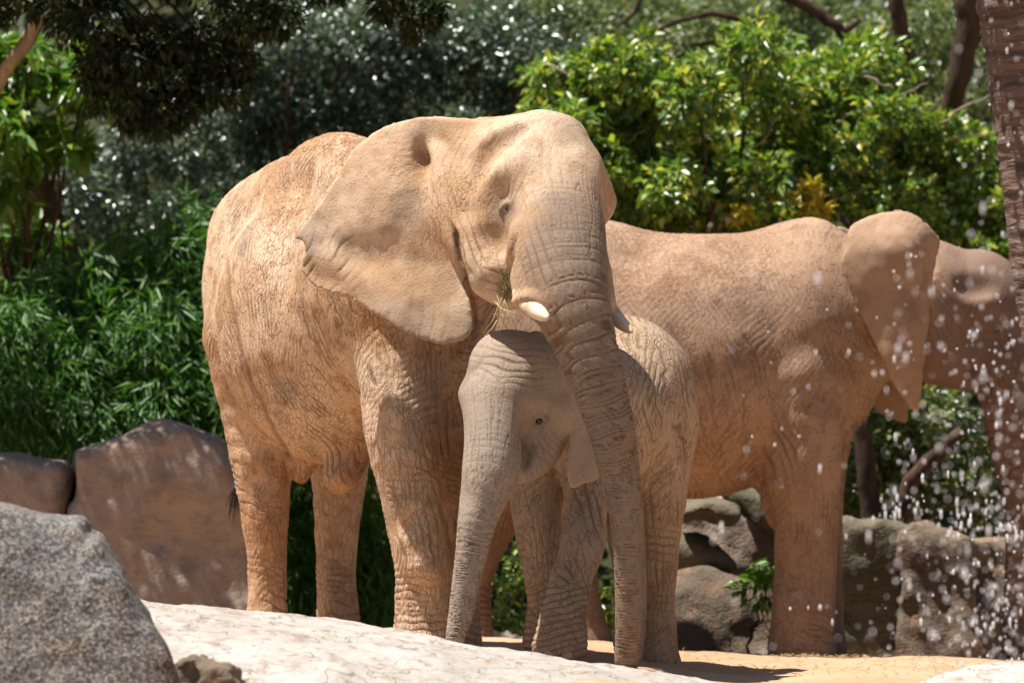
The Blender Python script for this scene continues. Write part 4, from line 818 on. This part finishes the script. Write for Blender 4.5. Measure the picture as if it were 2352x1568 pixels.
# ------------------------------------------------------------------ the calf
def calf():
    S = Solid(); H = 'head'
    S.ell((1430, 905, 22.45), (0.34, 0.36, 0.385), 0.9, k=0.1)
    S.ell((1437, 985, 22.47), (0.33, 0.36, 0.36), 0.9, k=0.1)
    S.ell((1375, 960, 22.15), (0.36, 0.34, 0.36), 0.9, k=0.12)
    S.chain([(1290, 930, 21.85, 105), (1345, 930, 22.0, 128)], 'body', 0.1)
    S.chain([(1495, 1080, 22.4, 90), (1508, 1190, 22.38, 63), (1514, 1290, 22.36, 44), (1515, 1390, 22.33, 37), (1518, 1480, 22.3, 40), (1521, 1524, 22.28, 45)], 'leg', 0.06)
    S.chain([(1450, 1120, 22.75, 75), (1450, 1300, 22.75, 44), (1450, 1400, 22.74, 38), (1450, 1478, 22.72, 42)], 'leg', 0.05)
    S.chain([(1350, 1060, 21.95, 72), (1347, 1150, 21.85, 53), (1342, 1215, 21.78, 52), (1334, 1270, 21.72, 52), (1312, 1335, 21.66, 49), (1298, 1395, 21.6, 52), (1292, 1450, 21.55, 60), (1286, 1486, 21.52, 66)], 'leg', 0.035)
    S.chain([(1245, 1060, 22.1, 76), (1233, 1150, 22.06, 62), (1238, 1250, 22.03, 51), (1243, 1330, 22.02, 40), (1244, 1400, 22.02, 36), (1243, 1470, 22.0, 44)], 'leg', 0.035)
    S.chain([(1190, 878, 21.68, 118), (1215, 930, 21.7, 105)], H, 0.06)
    S.chain([(1155, 838, 21.62, 76), (1150, 900, 21.55, 78)], H, 0.06)
    S.chain([(1098, 905, 21.56, 46), (1106, 945, 21.54, 36)], H, 0.035)
    S.chain([(1205, 935, 21.52, 46), (1262, 940, 21.6, 44)], H, 0.04)
    S.chain([(1236, 1000, 21.68, 72), (1222, 1052, 21.6, 48), (1190, 1082, 21.5, 30)], H, 0.05)
    T = S.chain([(1138, 930, 21.5, 76), (1134, 1010, 21.42, 68), (1126, 1085, 21.36, 66), (1108, 1150, 21.33, 53), (1095, 1200, 21.3, 45), (1083, 1270, 21.29, 38), (1070, 1340, 21.28, 33), (1058, 1410, 21.27, 29), (1047, 1455, 21.25, 24), (1043, 1474, 21.25, 21)], 'trunk', 0.045)
    d = S.hit(1250, 850, 21, 22.4); S.ell((1258, 850, d - 0.02), (0.05, 0.035, 0.09), k=0.05, sub=True)
    d = S.hit(1205, 1040, 21, 22.4); S.ell((1208, 1040, d - 0.03), (0.02, 0.05, 0.07), k=0.04, sub=True)
    eye = eye_socket(S, 1238, 962, 21, 22.4, 20, 12)
    ol = [(1305, 820), (1328, 885), (1348, 940), (1364, 990), (1376, 1050), (1386, 1092), (1372, 1110), (1342, 1118), (1320, 1128), (1303, 1120), (1296, 1080), (1297, 1030), (1300, 980), (1290, 930), (1280, 880)]
    S.sheet(ol, lambda u, v: 21.66 - 0.14 * np.clip((v - 880) / 230, 0, 1.2) + 0.0008 * (u - 1300) + 0.008 * np.sin(u / 9.0) * sstep(1040, 1110, v), 0.0135, (21.35, 21.9), 'ear', 0.03, rag=0.25)
    # far ear folded back along the crown
    S.sheet([(1150, 790), (1215, 752), (1290, 770), (1270, 810), (1200, 800)], lambda u, v: 21.86 + 0 * u, 0.02, (21.7, 22.0), 'ear', 0.03)
    root = empty('elephant', P(1370, 1510, 22.0) * [1, 1, 0])
    tag(root, 'small grey-brown elephant calf standing beneath the trunk of an adult', 'elephant')
    def grey(u, v, p, n, W, ts): return W['head'] * (0.72 + 0.4 * np.exp(-((u - 1238) / 26) ** 2 - ((v - 966) / 18) ** 2)) + W['trunk'] * 0.9 + W['ear'] * 0.25 + W['leg'] * (0.6 * sstep(1400, 1380, u)) + W['body'] * 0.1
    def dirt(u, v, p, n, W): return 0.1 * W['leg']
    def folds(u, v, p, W, z):
        t = v - 0.12 * (u - 1180) + 0.0016 * (u - 1180) ** 2 + 13 * pn(np.stack([u / 55, v / 40, 0 * u], 1))
        a = (0.5 + 0.5 * np.cos(t / 17.0 * 2 * math.pi)) ** 4 * np.exp(-((u - 1160) / 85) ** 2 - ((v - 850) / 62) ** 2)
        r = np.hypot((u - 1238) / 1.3, v - 966); b = (0.5 + 0.5 * np.cos((r + 4 * pn(np.stack([u / 40, v / 40, 4 + 0 * u], 1))) / 8.5 * 2 * math.pi)) ** 4 * sstep(15, 22, r) * sstep(46, 26, r) * 0.3 * sstep(-0.1, 0.35, pn(np.stack([u / 22, v / 22, 15 + 0 * u], 1)))
        t = u * 0.75 - v * 0.66 + 12 * pn(np.stack([u / 50, v / 50, 8 + 0 * u], 1)); c = (0.5 + 0.5 * np.cos(t / 15.0 * 2 * math.pi)) ** 6 * np.exp(-((u - 1255) / 40) ** 2 - ((v - 1030) / 50) ** 2) * 0.6
        t = v + 0.25 * (u - 1290) + 7 * pn(np.stack([u / 40, v / 50, 2 + 0 * u], 1)); g = (0.5 + 0.5 * np.cos(t / 16.0 * 2 * math.pi)) ** 5 * sstep(1320, 1350, v) * W['leg'] * sstep(1420, 1390, u) * 0.8
        k = np.maximum.reduce([a, b, c]) * W['head']
        return np.maximum(k, g), 0.0045 * np.maximum(k, g)
    finish(S, 0.0112, SK_CALF, root, T, grey, dirt, 0.8, folds, 0.85, 0.03, (0.9, 0.3))
    add_eye(root, *eye)
    for (u, v) in ((1236, 1496), (1262, 1503), (1302, 1504)): add_nail(root, S, u, v, 21.0, 22.0, 0.028, 0.022)
    add_nail(root, S, 1500, 1530, 21.8, 22.6, 0.022, 0.018)
    return root

# ------------------------------------------------------------------ the adult behind
def grazer():
    S = Solid(); H = 'head'; m = 24.9 / F
    S.ell((1300, 805, 25.0), (245 * m, 0.56, 295 * m), 0, k=0.12)
    S.ell((1590, 848, 24.9), (345 * m, 0.60, 297 * m), 0, pitch=-0.05, k=0.15)
    S.ell((1850, 765, 24.9), (170 * m, 0.50, 253 * m), 0, k=0.15)
    S.chain([(1400, 590, 24.95, 82), (1500, 622, 24.95, 85), (1620, 640, 24.95, 90), (1750, 615, 24.95, 84), (1860, 592, 24.95, 82)], 'body', 0.12)
    S.chain([(1890, 790, 24.9, 150), (1985, 720, 24.9, 160), (2090, 700, 24.9, 150)], 'body', 0.12)
    S.chain([(1880, 860, 24.9, 118), (1905, 900, 24.9, 100)], 'body', 0.1)
    S.chain([(1835, 880, 24.62, 115), (1840, 1000, 24.58, 96), (1846, 1110, 24.56, 86), (1852, 1200, 24.56, 76), (1850, 1300, 24.56, 72), (1846, 1400, 24.55, 74), (1842, 1470, 24.54, 78), (1842, 1500, 24.53, 82)], 'leg', 0.06)
    S.chain([(1880, 900, 25.2, 100), (1880, 1080, 25.2, 64), (1882, 1250, 25.2, 54), (1884, 1400, 25.2, 54), (1886, 1490, 25.2, 60)], 'leg', 0.05)
    S.chain([(1762, 1105, 24.75, 30), (1785, 1190, 24.66, 26)], 'body', 0.05)
    S.chain([(1200, 1000, 25.2, 120), (1150, 1130, 25.2, 80), (1112, 1230, 25.2, 60), (1083, 1337, 25.18, 47), (1085, 1440, 25.16, 48), (1088, 1492, 25.15, 54)], 'leg', 0.06)
    S.chain([(1300, 1000, 24.75, 125), (1300, 1150, 24.75, 84), (1312, 1290, 24.74, 58), (1332, 1400, 24.72, 50), (1352, 1470, 24.7, 54), (1360, 1494, 24.7, 56)], 'leg', 0.06)
    S.chain([(2180, 700, 24.9, 150), (2240, 690, 24.88, 118)], H, 0.08)
    S.chain([(2110, 760, 24.8, 110), (2180, 805, 24.8, 86), (2225, 850, 24.82, 48)], H, 0.06)
    S.chain([(2255, 690, 24.7, 44), (2300, 735, 24.72, 42)], H, 0.09)
    T = S.chain([(2270, 740, 24.85, 95), (2315, 830, 24.82, 90), (2332, 930, 24.82, 80), (2345, 1040, 24.82, 70), (2362, 1150, 24.82, 58), (2362, 1280, 24.84, 54), (2350, 1400, 24.86, 48), (2340, 1500, 24.9, 42)], 'trunk', 0.05)
    d = S.hit(2250, 640, 24, 26); S.ell((2240, 655, d - 0.02), (0.10, 0.04, 0.06), k=0.06, sub=True)
    d = S.hit(2232, 865, 24, 26)
    if d: S.ell((2232, 870, d - 0.02), (0.018, 0.06, 0.09), k=0.03, sub=True)
    eye = eye_socket(S, 2292, 757, 24, 26, 18, 10)
    ol = [(1934, 535), (1960, 502), (2020, 479), (2070, 472), (2112, 486), (2150, 522), (2172, 556), (2160, 610), (2150, 680), (2140, 780), (2130, 870), (2124, 945), (2108, 962), (2072, 932), (2034, 874), (2004, 806), (1980, 750), (1950, 690), (1926, 625), (1920, 590), (1938, 562)]
    def es(u, v): return 24.40 + 0.13 * np.clip((580 - v) / 100, 0, 1.2) ** 1.8 + 0.16 * np.clip((u - 2080) / 80, 0, 1) ** 2 + 0.05 * np.clip((v - 700) / 250, 0, 1) + 0.06 * ((2040 - u) / 120) * (u < 2040) + 0.012 * np.sin(v / 40 + u / 60)
    S.sheet(ol, es, 0.024, (24.1, 24.9), 'ear', 0.045, rag=0.7)
    S.sheet([(1975, 700), (1978, 860), (1990, 925), (2030, 962), (2075, 981), (2096, 968), (2090, 900), (2110, 760), (2080, 650)], lambda u, v: 25.2 + 0 * u, 0.02, (25.1, 25.3), 'ear', 0.03)
    S.sheet([(1900, 560), (1912, 514), (1935, 508), (1960, 520), (2060, 540), (2060, 640), (1960, 640)], lambda u, v: 25.2 + 0 * u, 0.02, (25.1, 25.3), 'ear', 0.03)
    root = empty('elephant', P(1500, 1500, 24.9) * [1, 1, 0] + [0, 0, -0.1])
    tag(root, 'reddish adult elephant seen side-on behind the calf with its head in the water spray', 'elephant')
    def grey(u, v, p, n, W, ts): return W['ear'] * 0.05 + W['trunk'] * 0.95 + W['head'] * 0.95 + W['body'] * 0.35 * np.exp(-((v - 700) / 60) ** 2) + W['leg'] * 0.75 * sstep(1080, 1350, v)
    def dirt(u, v, p, n, W): return W['body'] * (sstep(0.25, 0.6, n[:, 2]) * 0.7 * sstep(1850, 1750, u) + 0.8 * np.exp(-((u - 1730) / 30) ** 2 - ((v - 620) / 25) ** 2))
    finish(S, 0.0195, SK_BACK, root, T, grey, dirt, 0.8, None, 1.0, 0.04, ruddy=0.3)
    add_eye(root, *eye)
    return root
mother(); calf(); grazer()
